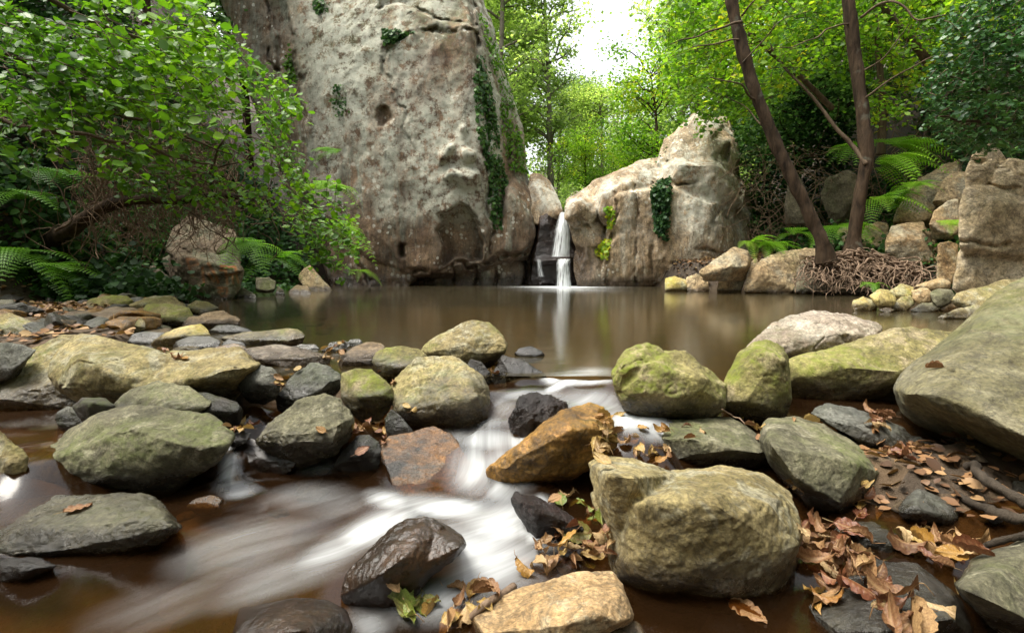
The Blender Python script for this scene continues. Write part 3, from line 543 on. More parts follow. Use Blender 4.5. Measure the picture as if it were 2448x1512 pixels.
rk('pale oval boulder just right of the second trunk', 'bank', 'L', [(735, 1190), (770, 1110), (830, 1088), (882, 1100), (885, 1150), (840, 1215), (755, 1215)], Y=12, moss=.1, soft=5)
rk('two toned domed boulder in the middle of the right bank', 'bank', 'L', [(862, 1190), (900, 1110), (980, 1088), (1060, 1088), (1095, 1150), (1115, 1290), (1090, 1310), (960, 1290), (870, 1235)], [(920, 1180, .05), (1050, 1180, .05)], Y=11, moss=.05, soft=6)
rk('upright tooth shaped boulder beside the cracked wall', 'bank', 'L', [(1118, 1375), (1125, 1200), (1180, 1183), (1228, 1200), (1228, 1375), (1190, 1395)], Y=9.8, moss=.2, soft=5)
rk('sloping brown outcrop above the domed boulder', 'bank', 'L', [(905, 1100), (940, 1000), (1000, 940), (1090, 918), (1155, 960), (1110, 1060), (1000, 1110)], Y=12.2, moss=.2)
rk('pale triangular block resting against the cracked wall', 'bank', 'L', [(1085, 1100), (1110, 1040), (1190, 975), (1230, 968), (1245, 1150), (1170, 1165)], Y=10.8, moss=.1)
rk('brown outcrop at the foot of the glossy bush', 'bank', 'L', [(1100, 1000), (1140, 900), (1200, 840), (1280, 840), (1280, 980), (1180, 1010)], Y=12, moss=.3)
rock_mat('bankpale', (.42, .31, .18), (.68, .55, .36), .4, .6, bump=.6, patch=(.6, .5, .36))
rock('tall cracked rock wall at the right edge below the glossy bush', 'bankpale', [
    ('L', [(1205, 1420), (1225, 1240), (1330, 1188), (1551, 1195), (1800, 1200), (1850, 1440), (1500, 1470), (1350, 1450)], [(1260, 1290, .05)]),
    ('L', [(1232, 1215), (1238, 1000), (1258, 930), (1400, 900), (1600, 940), (1850, 1000), (1850, 1230), (1500, 1250)], [(1300, 1000, .05), (1450, 1000, -.02), (1420, 1180, .02)]),
    ('L', [(1262, 960), (1270, 850), (1320, 730), (1380, 690), (1430, 760), (1500, 920), (1400, 990)], [(1340, 860, .05)], {'dy': .25}),
    ('L', [(1400, 950), (1410, 850), (1480, 790), (1600, 810), (1850, 880), (1850, 1050), (1600, 1050)], [(1500, 900, .02)], {'dy': .1})],
    Y=8.6, T=2.5, moss=.15, rough=.55, wz=-1, chips=0, kt=.12, feats=[('crack', 'L', [(1225, 1195), (1551, 1190), (1800, 1195)], 5, .12), ('crack', 'L', [(1360, 910), (1450, 940), (1560, 945)], 5, .1), ('crack', 'L', [(1250, 750), (1400, 820), (1551, 860)], 6, .1)])
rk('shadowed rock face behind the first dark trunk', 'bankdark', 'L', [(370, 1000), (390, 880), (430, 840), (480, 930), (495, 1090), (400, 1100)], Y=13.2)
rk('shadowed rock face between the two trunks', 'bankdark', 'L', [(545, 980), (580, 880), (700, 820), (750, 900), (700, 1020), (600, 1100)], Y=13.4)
# ---- left bank rocks
def gr_paint(v, n, px, py, lo, mi):
    d_ = np.full(len(px), 1e9)
    for st in [[(540, 700), (590, 880), (640, 1000)], [(540, 700), (690, 720), (740, 790), (600, 830)], [(820, 860), (845, 1130)], [(930, 780), (1030, 940), (1110, 1130)], [(930, 980), (1030, 1100)], [(1160, 830), (1240, 830), (1275, 1150)], [(1150, 900), (1230, 900)],
               [(1290, 850), (1420, 840), (1450, 960), (1320, 990)], [(1370, 1030), (1385, 1140)], [(1450, 1010), (1475, 1130)], [(1110, 1230), (1270, 1230), (1270, 1380), (1170, 1370), (1110, 1300), (1200, 1290)]]:
        d_ = np.minimum(d_, seg_dist(px, py, [(376.6+a*.13077, 527.3+b*.13077) for a, b in st]))
    return {'paint': np.clip(1.4-d_/3.2, 0, 1)}
rock('blocky boulder marked with faded orange paint strokes on the far left shore', 'bank_painted', [
    ('H', [(800, 1200), (830, 1100), (900, 1040), (1130, 1100), (1145, 1230), (1165, 1300), (1000, 1320)], []),
    ('H', [(780, 1240), (860, 1195), (1050, 1215), (1130, 1220), (1172, 1300), (1150, 1380), (1110, 1440), (960, 1440), (860, 1400), (820, 1330)], [(880, 1230, .05), (1130, 1290, .05)])],
    Y=9.3, T=1.5, moss=.2, lichen=0., wz=0, vox=.022, chips=0, paint=gr_paint, feats=[('crack', 'H', [(850, 1190), (1000, 1215), (1145, 1225)], 4, .08)])
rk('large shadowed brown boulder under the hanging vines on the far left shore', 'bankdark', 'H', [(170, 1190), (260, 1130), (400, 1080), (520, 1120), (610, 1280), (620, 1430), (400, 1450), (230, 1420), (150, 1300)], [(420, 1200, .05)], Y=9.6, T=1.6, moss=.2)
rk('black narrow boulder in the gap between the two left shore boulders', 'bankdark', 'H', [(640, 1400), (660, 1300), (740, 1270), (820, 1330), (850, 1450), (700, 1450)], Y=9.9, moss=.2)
rk('pointed grey shore stone right of the painted boulder', 'grey', 'H', [(1120, 1445), (1140, 1400), (1165, 1375), (1225, 1410), (1240, 1442)], Y=9.5, moss=.1)
rk('angular dark grey shore stone below the left ferns', 'grey', 'H', [(1225, 1390), (1225, 1330), (1290, 1330), (1325, 1350), (1320, 1390), (1260, 1402)], Y=10.5)
rk('small rough shore stone left of the tall cliff foot', 'grey', 'H', [(1320, 1420), (1330, 1370), (1360, 1390), (1370, 1425)], Y=10.5)
rk('low dark shore stones ridge beside the cliff foot', 'brownwood', 'H', [(1380, 1400), (1420, 1365), (1480, 1370), (1500, 1420), (1400, 1430)], Y=11)
rk('ragged tan stone leaning on the cliff foot', 'bank', 'H', [(1430, 1330), (1480, 1260), (1540, 1330), (1600, 1400), (1590, 1425), (1490, 1425)], Y=12.5, moss=.3)

# ---- the great cliff
def cliff_paint(v, n, px, py, lo, mi):
    s1 = fbm(v*np.array([.9, .9, .28])+3, 4, 91); s2 = fbm(v*np.array([2.2, 2.2, .7])+8, 4, 92); s3 = fbm(v*.5+1, 3, 93)
    top = sst(640, 150, py)
    li = np.clip(.2+.85*top+1.1*s1, 0, 1)
    li *= 1-.75*sst(800, 700, px-(py-300)*.15)            # brown left flank
    li = np.maximum(li, sst(1150, 1010, py*0+np.hypot((px-1110)*.9, (py-440)*1.1)+900)*.0)
    bl = np.exp(-(((px-1100)/75)**2+((py-445)/60)**2)); li = np.maximum(li, bl*1.1)
    for cx, w, y0, y1 in ((975, 26, 120, 390), (1040, 18, 250, 350), (880, 22, 250, 400), (820, 16, 250, 380)):
        li = np.maximum(li, np.exp(-((px-cx-10*s2)/w)**2)*sst(y0-60, y0, py)*(1-sst(y1, y1+60, py))*.9)
    li = np.maximum(li, sst(1140, 1180, px-(py-60)*.12)*(1-sst(150, 420, py))*.9)
    li *= 1-sst(500, 560, py)*(.85)
    mo = np.clip(s3*1.2+.1, 0, 1)*(1-sst(100, 330, py))
    mo = np.maximum(mo, np.exp(-(((px-870)/70)**2+((py-70)/40)**2))); mo = np.maximum(mo, np.exp(-(((px-1240)/20)**2+((py-385)/30)**2)))
    wt = sst(640, 690, py)*.7+sst(560, 680, py)*.2*(s1 > 0)
    return {'lichen': li, 'moss': mo, 'wet': np.clip(wt, 0, 1)}
rock('towering lichen streaked cliff block left of the waterfall', 'cliff', [
    ('I', [(-150, -300), (300, -420), (900, -420), (1100, -300, .5), (1160, 0, .55), (1200, 110, .55), (1270, 250, .5), (1340, 400, .48), (1385, 580, .45), (1430, 830, .42), (1462, 1000, .4), (1462, 1150, .35), (1425, 1235, .3), (1230, 1275, .05), (1000, 1310, .05), (840, 1330, .03), (640, 1250), (500, 1130), (330, 900), (230, 500), (-20, 300)],
     [(1150, 130, .08), (1200, 600, .03), (1222, 1060, .0), (1225, 1240, .0), (700, 200, .12), (650, 700, .04), (830, 1120, .0), (450, 500, .1), (940, 1100, .0), (1130, 990, -.03), (300, 200, .3)], {'T': 4.5, 'back': 1.1}),
    ('I', [(480, 1445), (478, 1200), (380, 950), (600, 900), (850, 1120), (850, 1445)], [(640, 1400, .0), (700, 1150, .0)], {'T': 3, 'dy': .2}),
    ('I', [(640, 1445), (660, 1330), (840, 1300), (1000, 1290), (1400, 1220), (1432, 1240), (1432, 1445)], [(680, 1340, .0), (1000, 1330, .05), (1380, 1250, .05), (1380, 1440, .02)], {'T': 3, 'dy': 1.0}),
    ('I', [(1412, 1445), (1410, 1260), (1435, 1200), (1475, 1260), (1485, 1440)], [], {'T': 2, 'dy': .9}),
    ('I', [(830, 1225), (850, 1165), (930, 1150), (990, 1200), (1005, 1310), (900, 1338), (835, 1300)], [(890, 1200, .1), (930, 1280, .0)], {'T': 1.4, 'dy': .05}),
    ('I', [(780, 1370), (800, 1340), (880, 1340), (890, 1375), (850, 1400), (800, 1390)], [(840, 1360, -.1)], {'T': .5, 'dy': .3}),
    ('I', [(990, 760), (1010, 710), (1080, 700), (1090, 745), (1040, 790), (1000, 800)], [(1060, 715, -.2), (1020, 770, -.15)], {'T': .8, 'dy': -.1}),
    ('I', [(1095, 740), (1120, 715), (1180, 725), (1175, 770), (1120, 800), (1090, 780)], [(1130, 740, -.3), (1160, 765, -.3)], {'T': .8, 'dy': -.08}),
    ('I', [(980, 880), (1020, 800), (1080, 810), (1130, 800), (1190, 830), (1210, 930), (1150, 960), (1080, 930), (1000, 900)], [(1060, 850, -.25), (1150, 880, -.3), (1190, 850, -.15)], {'T': 1., 'dy': -.1}),
    ('I', [(1100, 960), (1140, 940), (1195, 980), (1190, 1020), (1130, 1010)], [(1150, 970, -.2)], {'T': .6, 'dy': -.05}),
    ('I', [(1090, 600), (1130, 590), (1150, 660), (1120, 690), (1090, 650)], [(1115, 630, -.2)], {'T': .6, 'dy': 0.}),
    ('I', [(1300, 900), (1330, 840), (1400, 850), (1455, 980), (1462, 1150), (1420, 1230), (1290, 1255), (1270, 1150)], [(1340, 950, -.05), (1340, 1200, -.05)], {'T': 2, 'dy': .35}),
    ], Y=14.9, T=4.5, vox=.045, relief=.075, chips=0, soft=2, rough=.42, wz=.0, wband=.2, name='cliff', cat='cliff', seed=77, paint=cliff_paint,
    feats=[('carve', 'I', [(960, 1120), (1000, 1050), (1090, 985), (1150, 1000), (1205, 1050), (1225, 1180), (1232, 1275), (1100, 1300), (1010, 1320), (1000, 1200)], .45, .95, 16), ('carve', 'I', [(680, 540), (730, 520), (770, 560), (750, 640), (700, 640), (670, 600)], .2, .3, 12),
           
           ('crack', 'I', [(700, 30), (820, 35), (1000, 100), (1200, 115)], 5, .35), ('crack', 'I', [(860, 60), (740, 200), (720, 280), (735, 350), (800, 520), (850, 650), (950, 860)], 3, .09),
           ('crack', 'I', [(740, 225), (850, 175), (1100, 130), (1180, 150)], 5, .25),
           ('crack', 'I', [(1185, 170), (1215, 400), (1235, 700), (1250, 900), (1260, 1230)], 7, .3), ('crack', 'I', [(1290, 420), (1320, 600), (1340, 800)], 5, .25),
           ('crack', 'I', [(830, 1230), (840, 1320), (1000, 1330), (1230, 1275), (1430, 1235)], 6, .45), ('crack', 'I', [(150, 0), (150, 280), (220, 330)], 4, .25), ('crack', 'I', [(270, 230), (330, 560), (350, 900)], 5, .25),
           ('crack', 'I', [(1048, 1320), (1050, 1440)], 4, .3), ('crack', 'I', [(1190, 1290), (1195, 1440)], 4, .3), ('crack', 'I', [(1280, 1275), (1278, 1440)], 4, .3), ('crack', 'I', [(1415, 1240), (1418, 1440)], 4, .3),
           ('crack', 'I', [(600, 1250), (650, 1440)], 5, .25), ('carve', 'I', [(690, -60), (1160, -60), (1205, 118), (1000, 104), (820, 38), (700, 34)], .34, .26, 8), ('carve', 'I', [(150, -60), (262, -60), (285, 230), (335, 560), (352, 900), (250, 800), (190, 330)], .3, .3, 10), ('carve', 'I', [(735, 232), (850, 182), (760, 260), (735, 350), (800, 520), (770, 520), (715, 350)], .12, .05, 6)])
def fr_paint(v, n, px, py, lo, mi):
    s1 = fbm(v*np.array([1.3, 1.3, .5])+3, 4, 191); s2 = fbm(v*1.8+8, 4, 192)
    kx, ky = (px-1176.9)/.33008, (py-235.4)/.33008
    li = np.clip(.1+.9*s2, 0, 1)*sst(1150, 700, ky)
    for cx, cy, rx, ry, a in ((1420, 500, 150, 90, 1), (1420, 800, 70, 170, .9), (1110, 560, 60, 90, .9), (1000, 600, 120, 60, .4), (1560, 700, 180, 300, .75), (1520, 200, 70, 80, .8), (1010, 760, 30, 150, .6)):
        li = np.maximum(li, a*np.exp(-(((kx-cx-30*s2)/rx)**2+((ky-cy)/ry)**2)))
    wt = np.maximum(sst(1290, 1380, ky)*.8, sst(880, 640, kx)*sst(1020, 1120, ky)*.9)
    return {'lichen': np.clip(li, 0, 1), 'moss': np.exp(-(((kx-1640)/40)**2+((ky-200)/60)**2))+.25*np.clip(s1, 0, 1), 'wet': wt}
rock('pale peaked rock mass right of the waterfall with an ivy strip', 'fallrock', [
    ('K', [(780, 1385), (820, 900), (890, 640), (1060, 600), (1300, 540), (1500, 540), (1720, 620), (1830, 680), (1925, 700), (1900, 800), (1885, 950), (1830, 1060), (1800, 1385)], [(860, 1350, .0), (900, 700, .0), (1290, 650, .0), (1600, 760, -.05), (1700, 1100, .0), (1500, 1000, -.08)], {'T': 3.5}),
    ('K', [(1180, 520), (1280, 430), (1380, 395), (1500, 380), (1620, 400), (1750, 520), (1830, 590), (1860, 660), (1830, 760), (1500, 820), (1250, 720)], [(1350, 470, -.02), (1600, 480, -.02), (1700, 640, -.04)], {'T': 3, 'dy': .05}),
    ('K', [(1190, 450), (1240, 300), (1350, 200), (1430, 120), (1470, 65), (1530, 68), (1620, 108), (1720, 130), (1765, 220), (1800, 340), (1805, 430), (1760, 520), (1500, 600), (1250, 560)], [(1600, 400, .05), (1590, 270, .1), (1450, 150, .25), (1300, 330, .25), (1690, 310, .1)], {'T': 3.2, 'dy': .6}),
    ('K', [(530, 740), (560, 700), (650, 680), (720, 630), (760, 650), (790, 760), (740, 850), (600, 895), (538, 865)], [(620, 760, -.03)], {'T': 1.8}),
    ('K', [(700, 640), (830, 570), (960, 520), (985, 490), (1060, 460), (1200, 430), (1260, 470), (1270, 640), (1000, 800), (800, 850), (730, 760)], [(800, 700, .05), (1000, 600, .1)], {'T': 3}),
    ('K', [(552, 905), (700, 860), (790, 800), (860, 900), (800, 1050), (640, 1080), (590, 1040)], [(680, 930, .1)], {'T': 1.6, 'dy': .15}),
    ('K', [(600, 1385), (580, 1150), (600, 1080), (700, 1010), (800, 960), (850, 1100), (850, 1385)], [(680, 1100, .05), (750, 1300, .0)], {'T': 1.6, 'dy': .0}),
    ], Y=14.6, T=3.5, vox=.04, relief=.09, chips=0, soft=2, rough=.5, wz=.0, wband=.15, name='rock_outcrop', cat='rock', seed=55, paint=fr_paint,
    feats=[('crack', 'K', [(540, 895), (640, 885), (740, 930), (830, 900)], 5, .3), ('crack', 'K', [(890, 640), (880, 900), (830, 1385)], 4, .2), ('crack', 'K', [(1045, 650), (1040, 1000), (1025, 1385)], 4, .16),
           ('crack', 'K', [(1180, 620), (1180, 1000), (1185, 1385)], 4, .16), ('crack', 'K', [(1240, 1020), (1250, 1385)], 3, .1), ('crack', 'K', [(1290, 470), (1280, 600), (1350, 640), (1470, 630)], 4, .2),
           ('crack', 'K', [(1740, 520), (1760, 640), (1840, 700)], 5, .25), ('crack', 'K', [(1480, 1080), (1600, 1090), (1700, 1110), (1790, 1080)], 5, .2), ('carve', 'K', [(1605, 400), (1640, 340), (1700, 308), (1722, 350), (1712, 470), (1640, 450)], .35, .6, 10), ('carve', 'K', [(1750, 525), (1830, 580), (1865, 700), (1800, 660)], .3, .4, 8),
           ('carve', 'K', [(1590, 260), (1640, 170), (1740, 150), (1790, 320), (1700, 300), (1600, 300)], .1, .35, 14), ('dent', 'K', 830, 1000, 90, 90, .25, 2), ('crack', 'K', [(1730, 700), (1640, 790), (1590, 900), (1680, 950)], 5, .12), ('dent', 'K', 1700, 860, 50, 40, .12, 2), ('dent', 'K', 1310, 1190, 30, 20, .12, 2)])
rk('sunlit white boulder wedged between the cliff and the waterfall top', 'fallrock', 'K', [(230, 900), (255, 640), (268, 545), (300, 530), (355, 542), (420, 590), (445, 650), (490, 740), (510, 800), (500, 870), (380, 900)], [(330, 700, .05), (440, 800, .05)], Y=15.6, T=1.6, moss=.05, lichen=.5, rough=.6, wz=-1)
rk('small grey boulder peeping over the rim right of the fall', 'fallrock', 'K', [(560, 720), (575, 680), (610, 665), (645, 680), (650, 720)], Y=17.5, lichen=.3, wz=-1)
rock('black wet recess wall behind the waterfall', 'blackwet', [
    ('K', [(270, 1385), (285, 860), (420, 800), (500, 800), (560, 860), (620, 900), (640, 1385)], [(360, 840, .0)], {'dy': .5, 'T': 2.2}),
    ('K', [(300, 1170), (330, 1130), (480, 1125), (600, 1140), (610, 1185), (480, 1195), (330, 1190)], [(450, 1160, -.2)], {'dy': .25, 'T': .8}),
    ('K', [(330, 1385), (350, 1300), (440, 1270), (480, 1385)], [], {'dy': .2, 'T': .6})], Y=14.9, T=2, wet=1, moss=0, rough=1.0, wz=0, vox=.045, seed=21)
# ------------------------------------------------------------------ lower stream surface height (world x,y)
_cp = []
for px, py, z in [(1300, 893, 0), (1470, 903, 0), (1385, 893, 0), (1250, 893, 0), (1200, 925, -.05), (1300, 925, -.04), (1400, 925, -.05), (1480, 925, -.05), (1250, 965, -.07), (1350, 965, -.08), (1450, 975, -.09), (1560, 1000, -.1),
                  (1180, 1000, -.1), (1210, 1040, -.15), (1270, 1040, -.14), (1120, 1040, -.2), (1190, 1100, -.21), (1250, 1100, -.21), (1210, 1160, -.26), (1120, 1190, -.285), (980, 1190, -.3), (1180, 1230, -.295), (1050, 1260, -.3), (1150, 1350, -.31),
                  (900, 1250, -.31), (800, 1180, -.31), (800, 1300, -.32), (600, 1200, -.31), (500, 1150, -.31), (545, 1080, -.2), (580, 1060, -.17), (620, 1040, -.16), (400, 1200, -.32), (300, 1400, -.33), (600, 1450, -.33), (900, 1450, -.33), (1200, 1480, -.33),
                  (0, 1450, -.33), (-300, 1300, -.33), (1600, 1500, -.33), (2000, 1500, -.33), (2400, 1500, -.33), (1400, 1170, -.3), (1330, 1150, -.3), (1900, 1250, -.32), (2100, 1220, -.28), (2200, 1150, -.22), (1450, 1230, -.31), (1450, 1450, -.33),
                  (60, 1030, -.12), (60, 1080, -.12), (-200, 1050, -.12), (200, 1010, -.12), (600, 970, -.1), (680, 990, -.12), (700, 1010, -.14), (500, 980, -.12), (900, 980, -.15), (1950, 960, -.12), (2050, 980, -.12), (1800, 960, -.12), (2300, 1050, -.18), (1600, 940, -.1), (1700, 1100, -.25), (650, 1120, -.31), (700, 1130, -.31), (620, 1140, -.31), (690, 1095, -.31), (640, 1085, -.30)]:
    q = G(px, py, z); _cp.append((q[0], q[1], z))
_cp = np.array(_cp)
def zstream(x, y):
    x = np.asarray(x, float); y = np.asarray(y, float)
    dd = (x[..., None]-_cp[:, 0])**2+(y[..., None]-_cp[:, 1])**2
    w = 1/(dd+.004)**1.6
    z = (w*_cp[:, 2]).sum(-1)/w.sum(-1)
    return np.where(y > 2.98, 0, z)

# ------------------------------------------------------------------ terrain
def pxline(pts, z=0):
    a = np.array([G(px, py, z)[:2] for px, py in pts]); return a
LEFTW = [(-9, 4.4), (-3.6, 5.0), (-3.0, 5.4), (-3.3, 6.2), (-3.9, 7.5), (-5.0, 8.8), (-5.2, 9.6), (-5.0, 11.), (-5.2, 14.6), (-5.2, 16)]      # left water line
def ground(x, y):
    x = np.asarray(x, float); y = np.asarray(y, float)
    p = np.stack([x*.9, y*.9, 0*x], -1).reshape(-1, 3); n = fbm(p, 4, 5).reshape(x.shape); n2 = fbm(p*.3, 3, 6).reshape(x.shape)
    # pool basin
    z = -.14-.5*sst(3.2, 5.5, y)+.05*n
    z = np.where(y < 3.3, zstream(x, y)-.12+.03*n, z)
    # shore on the left
    xl = np.interp(y, [4.3, 5.0, 5.4, 6.2, 7.5, 8.8, 9.6, 16], [-2.6, -2.9, -3.1, -3.35, -4.1, -5.2, -5.6, -5.6])
    left = sst(0, .9, xl-x); z = np.where(y > 3.0, z*(1-left)+(.05+.05*n)*left, z)
    damz = sst(4.6, 3.4, y)*sst(-.35, -.8, x)*(y > 2.9); z = z*(1-damz)+(-.04+.03*n)*damz
    damr = sst(3.9, 3.2, y)*sst(.95, 1.3, x)*(y > 2.9); z = z*(1-damr)+(-.1+.03*n)*damr
    z = z+.17*np.exp(-((x-1.85)/.55)**2-((y-2.05)/.42)**2)*(1+.8*n)
    # hill sides
    hx = np.interp(y, [3, 5, 9, 12.5, 16, 22, 60], [-7.6, -8.2, -7.2, -6.3, -5.6, -6.5, -16])
    hl = np.maximum(hx-x, 0); z = z+np.minimum(hl*1.15, 3+hl*.75)*(1+.25*n2)+.12*n*sst(0, 1, hl)
    gx = np.interp(y, [2, 5, 8, 10, 12, 13.5, 16, 22, 60], [5.5, 7.2, 8.5, 9.0, 8.9, 8.2, 7.2, 8, 17])
    hr = np.maximum(x-gx, 0); z = z+np.minimum(hr*1.0, 2+hr*.8)*(1+.25*n2)+.12*n*sst(0, 1, hr)
    # right bank terrace with the trees
    shore = np.interp(x, [3.8, 4.8, 5.6, 6.4, 7.2, 8.5, 9.5, 12], [14.9, 13.2, 12.4, 11.9, 11.3, 10.6, 9.4, 7.5])
    tb = sst(0, .9, y-shore)*(x > 3.5); z = np.where(x > 3.5, z*(1-tb)+np.maximum(z, .62+.06*n+.1*np.maximum(y-shore, 0))*tb, z)
    rsh = sst(5.4, 7.6, x)*sst(3.2, 4.2, y)*sst(10, 7, y); z = z*(1-rsh)+np.maximum(z, .0+.05*n+.25*(x-6.6))*rsh
    # upstream valley behind the rock barrier
    up = sst(16.2, 17.0, y); z = z*(1-up)+np.maximum(z, 1.75+.035*(y-16)+.15*n+.03*np.abs(x-2)**1.2)*up
    z = z+np.maximum(y-26, 0)*.13
    # the valley closes behind the camera as well
    back = sst(-1, -5, y); z = z*(1-back)+(-.3+.5*np.abs(x)*.6)*back
    return z
xs = np.concatenate([np.arange(-60, -12, 2.), np.arange(-12, -3.5, .16), np.arange(-3.5, 3.6, .045), np.arange(3.6, 13, .16), np.arange(13, 61, 2.)])
ys = np.concatenate([np.arange(-20, .6, 1.2), np.arange(.6, 3.6, .045), np.arange(3.6, 18, .16), np.arange(18, 30, .5), np.arange(30, 91, 3.)])
XX, YY = np.meshgrid(xs, ys); ZZ = ground(XX, YY)
v = np.stack([XX, YY, ZZ], -1).reshape(-1, 3); ny, nx = XX.shape
i = (np.arange(ny-1)[:, None]*nx+np.arange(nx-1)[None]).ravel()
t = NT('soil'); c = t.coord(rand=False)
col = t.mix(t.ramp(t.noise(c, 1.4, 6, .65), .35, .65), (.022, .015, .008), (.07, .042, .018))
peb = t.n('TexVoronoi', {'Vector': c, 'Scale': 9.}); col = t.mix(.5, col, t.mix(peb.outputs['Color'], (.02, .015, .01), (.13, .075, .03)))
zz = t.n('SeparateXYZ', {0: t.n('TexCoord').outputs['Object']}).outputs[2]
col = t.mix(t.mapr(zz, .02, .3), col, t.mix(t.noise(c, 6, 6, .7), (.012, .010, .007), (.07, .045, .025)))
b = t.n('Bump', {'Strength': .8, 'Distance': .05, 'Height': t.noise(c, 12, 6, .7)})
p = t.n('BsdfPrincipled', {'Base Color': col, 'Roughness': .8, 'Normal': b}); t.put(t.out.inputs[0], p.outputs[0])
tag(mkmesh('ground', v, np.stack([i, i+1, i+nx+1, i+nx], -1), t.m), kind='structure')
# the rock ledge that holds up the upstream valley, behind the fall
# ------------------------------------------------------------------ water materials
def water_mat(name, tint, rough, foam=True, bump=.1, scale=(1, 1, 1), f0=.0, silt=((.12, .09, .032), .08)):
    t = NT(name)
    uv = t.n('UVMap').outputs[0] if foam == 'uv' else t.coord(rand=False)
    nz = t.noise(t.n('Mapping', {'Vector': uv, 'Scale': scale}).outputs[0], 1.0, 5, .6, .3)
    bm = t.n('Bump', {'Strength': bump, 'Distance': .03, 'Height': nz})
    lw = t.n('Fresnel', {'IOR': 1.36, 'Normal': bm})
    tr = t.n('BsdfTransparent', {0: tint}); gl = t.n('BsdfGlossy', {'Color': (1., 1., 1.), 'Roughness': rough, 'Normal': bm})
    w = t.n('MixShader', {0: t.math('ADD', lw, f0, True), 1: tr.outputs[0], 2: gl.outputs[0]})
    # fine suspended silt gives the water its own brown body
    sl = t.n('BsdfDiffuse', {'Color': silt[0]}); w = t.n('MixShader', {0: silt[1], 1: w.outputs[0], 2: sl.outputs[0]})
    fo = t.attr('foam')
    st = t.noise(t.n('Mapping', {'Vector': uv, 'Scale': (scale[0]*.6, scale[1]*1.6, 1)}).outputs[0], 1.3, 4, .6)
    fm = t.math('MULTIPLY', fo, t.mapr(st, .25, .75, .45, 1.2), True)
    fd = t.n('BsdfPrincipled', {'Base Color': (.68, .71, .72), 'Roughness': .5, 'Subsurface Weight': .0})
    w = t.n('MixShader', {0: fm, 1: w.outputs[0], 2: fd.outputs[0]})
    t.put(t.out.inputs[0], w.outputs[0]); return t.m
# pool
xs = np.arange(-16, 16.01, .16); ys = np.arange(2.93, 16.4, .08); XX, YY = np.meshgrid(xs, ys)
v = np.stack([XX, YY, 0*XX], -1).reshape(-1, 3); ny, nx = XX.shape; i = (np.arange(ny-1)[:, None]*nx+np.arange(nx-1)[None]).ravel()
px, py = proj(v); bx = P(1345, 690, 14.6)
fo = np.exp(-((v[:, 0]-bx[0])/.95)**2-((v[:, 1]-14.45)/.5)**2)*1.4+.35*np.exp(-((v[:, 0]-bx[0])/.8)**2-((v[:, 1]-13.2)/1.2)**2)
fo = np.maximum(fo, .35*np.exp(-((py-897-8*np.sin(px*.03))/9)**2)*sst(1290, 1360, px)*(1-sst(1420, 1500, px)))
pool = mkmesh('pool_water', v, np.stack([i, i+1, i+nx+1, i+nx], -1), water_mat('pool_water', (.55, .46, .24), .13, True, .04, (1.2, 7, 1)), attrs={'foam': np.clip(fo, 0, 1)})
tag(pool, kind='structure')
# stream
xs = np.arange(-3.3, 3.4, .022); ys = np.linspace(.75, 2.93, 138); XX, YY = np.meshgrid(xs, ys); ZZ = zstream(XX, YY)
flow = np.array([G(*a)[:2] for a in [(1390, 893, 0), (1340, 940, -.06), (1230, 980, -.1), (1200, 1060, -.16), (1210, 1130, -.24), (1150, 1200, -.29), (1000, 1240, -.3), (850, 1330, -.32), (560, 1430, -.33), (200, 1600, -.33), (-400, 1900, -.33)]])
fs = spline(flow, 120); seg = np.concatenate([[0], np.cumsum(np.linalg.norm(np.diff(fs, axis=0), axis=1))])
pt = np.stack([XX.ravel(), YY.ravel()], -1)
bi = np.zeros(len(pt), int); bd = np.full(len(pt), 1e9)
for k in range(len(fs)):
    dd = ((pt-fs[k])**2).sum(1); m = dd < bd; bd[m] = dd[m]; bi[m] = k
tg = np.gradient(fs, axis=0); tg /= np.linalg.norm(tg, axis=1)[:, None]
# smooth flow direction: average of tangents weighted by distance gives stable streak coordinates
w = 1/(((pt[:, None]-fs[None, ::3])**2).sum(-1)+.02)**1.5; w /= w.sum(1)[:, None]
S = (w*(seg[None, ::3]+((pt[:, None]-fs[None, ::3])*tg[None, ::3]).sum(-1))).sum(1)
nn = np.stack([-tg[:, 1], tg[:, 0]], -1); Tt = (w*((pt[:, None]-fs[None, ::3])*nn[None, ::3]).sum(-1)).sum(1)
v = np.stack([XX, YY, ZZ], -1).reshape(-1, 3); px, py = proj(v)
streak = fbm(np.stack([S*1.4, Tt*6.5, 0*S], -1), 4, 61); str2 = fbm(np.stack([S*2.2, Tt*15, 0*S], -1), 3, 62); blot = fbm(np.stack([S*2.2, Tt*3, 0*S], -1), 3, 63)
fo = np.zeros(len(v))
def blob(cx, cy, rx, ry, a, ang=0):
    global fo
    c_, s_ = math.cos(math.radians(ang)), math.sin(math.radians(ang)); dx, dy = px-cx, py-cy
    u, w_ = (dx*c_+dy*s_)/rx, (-dx*s_+dy*c_)/ry
    fo = np.maximum(fo, a*np.exp(-(u*u+w_*w_)**1.2))
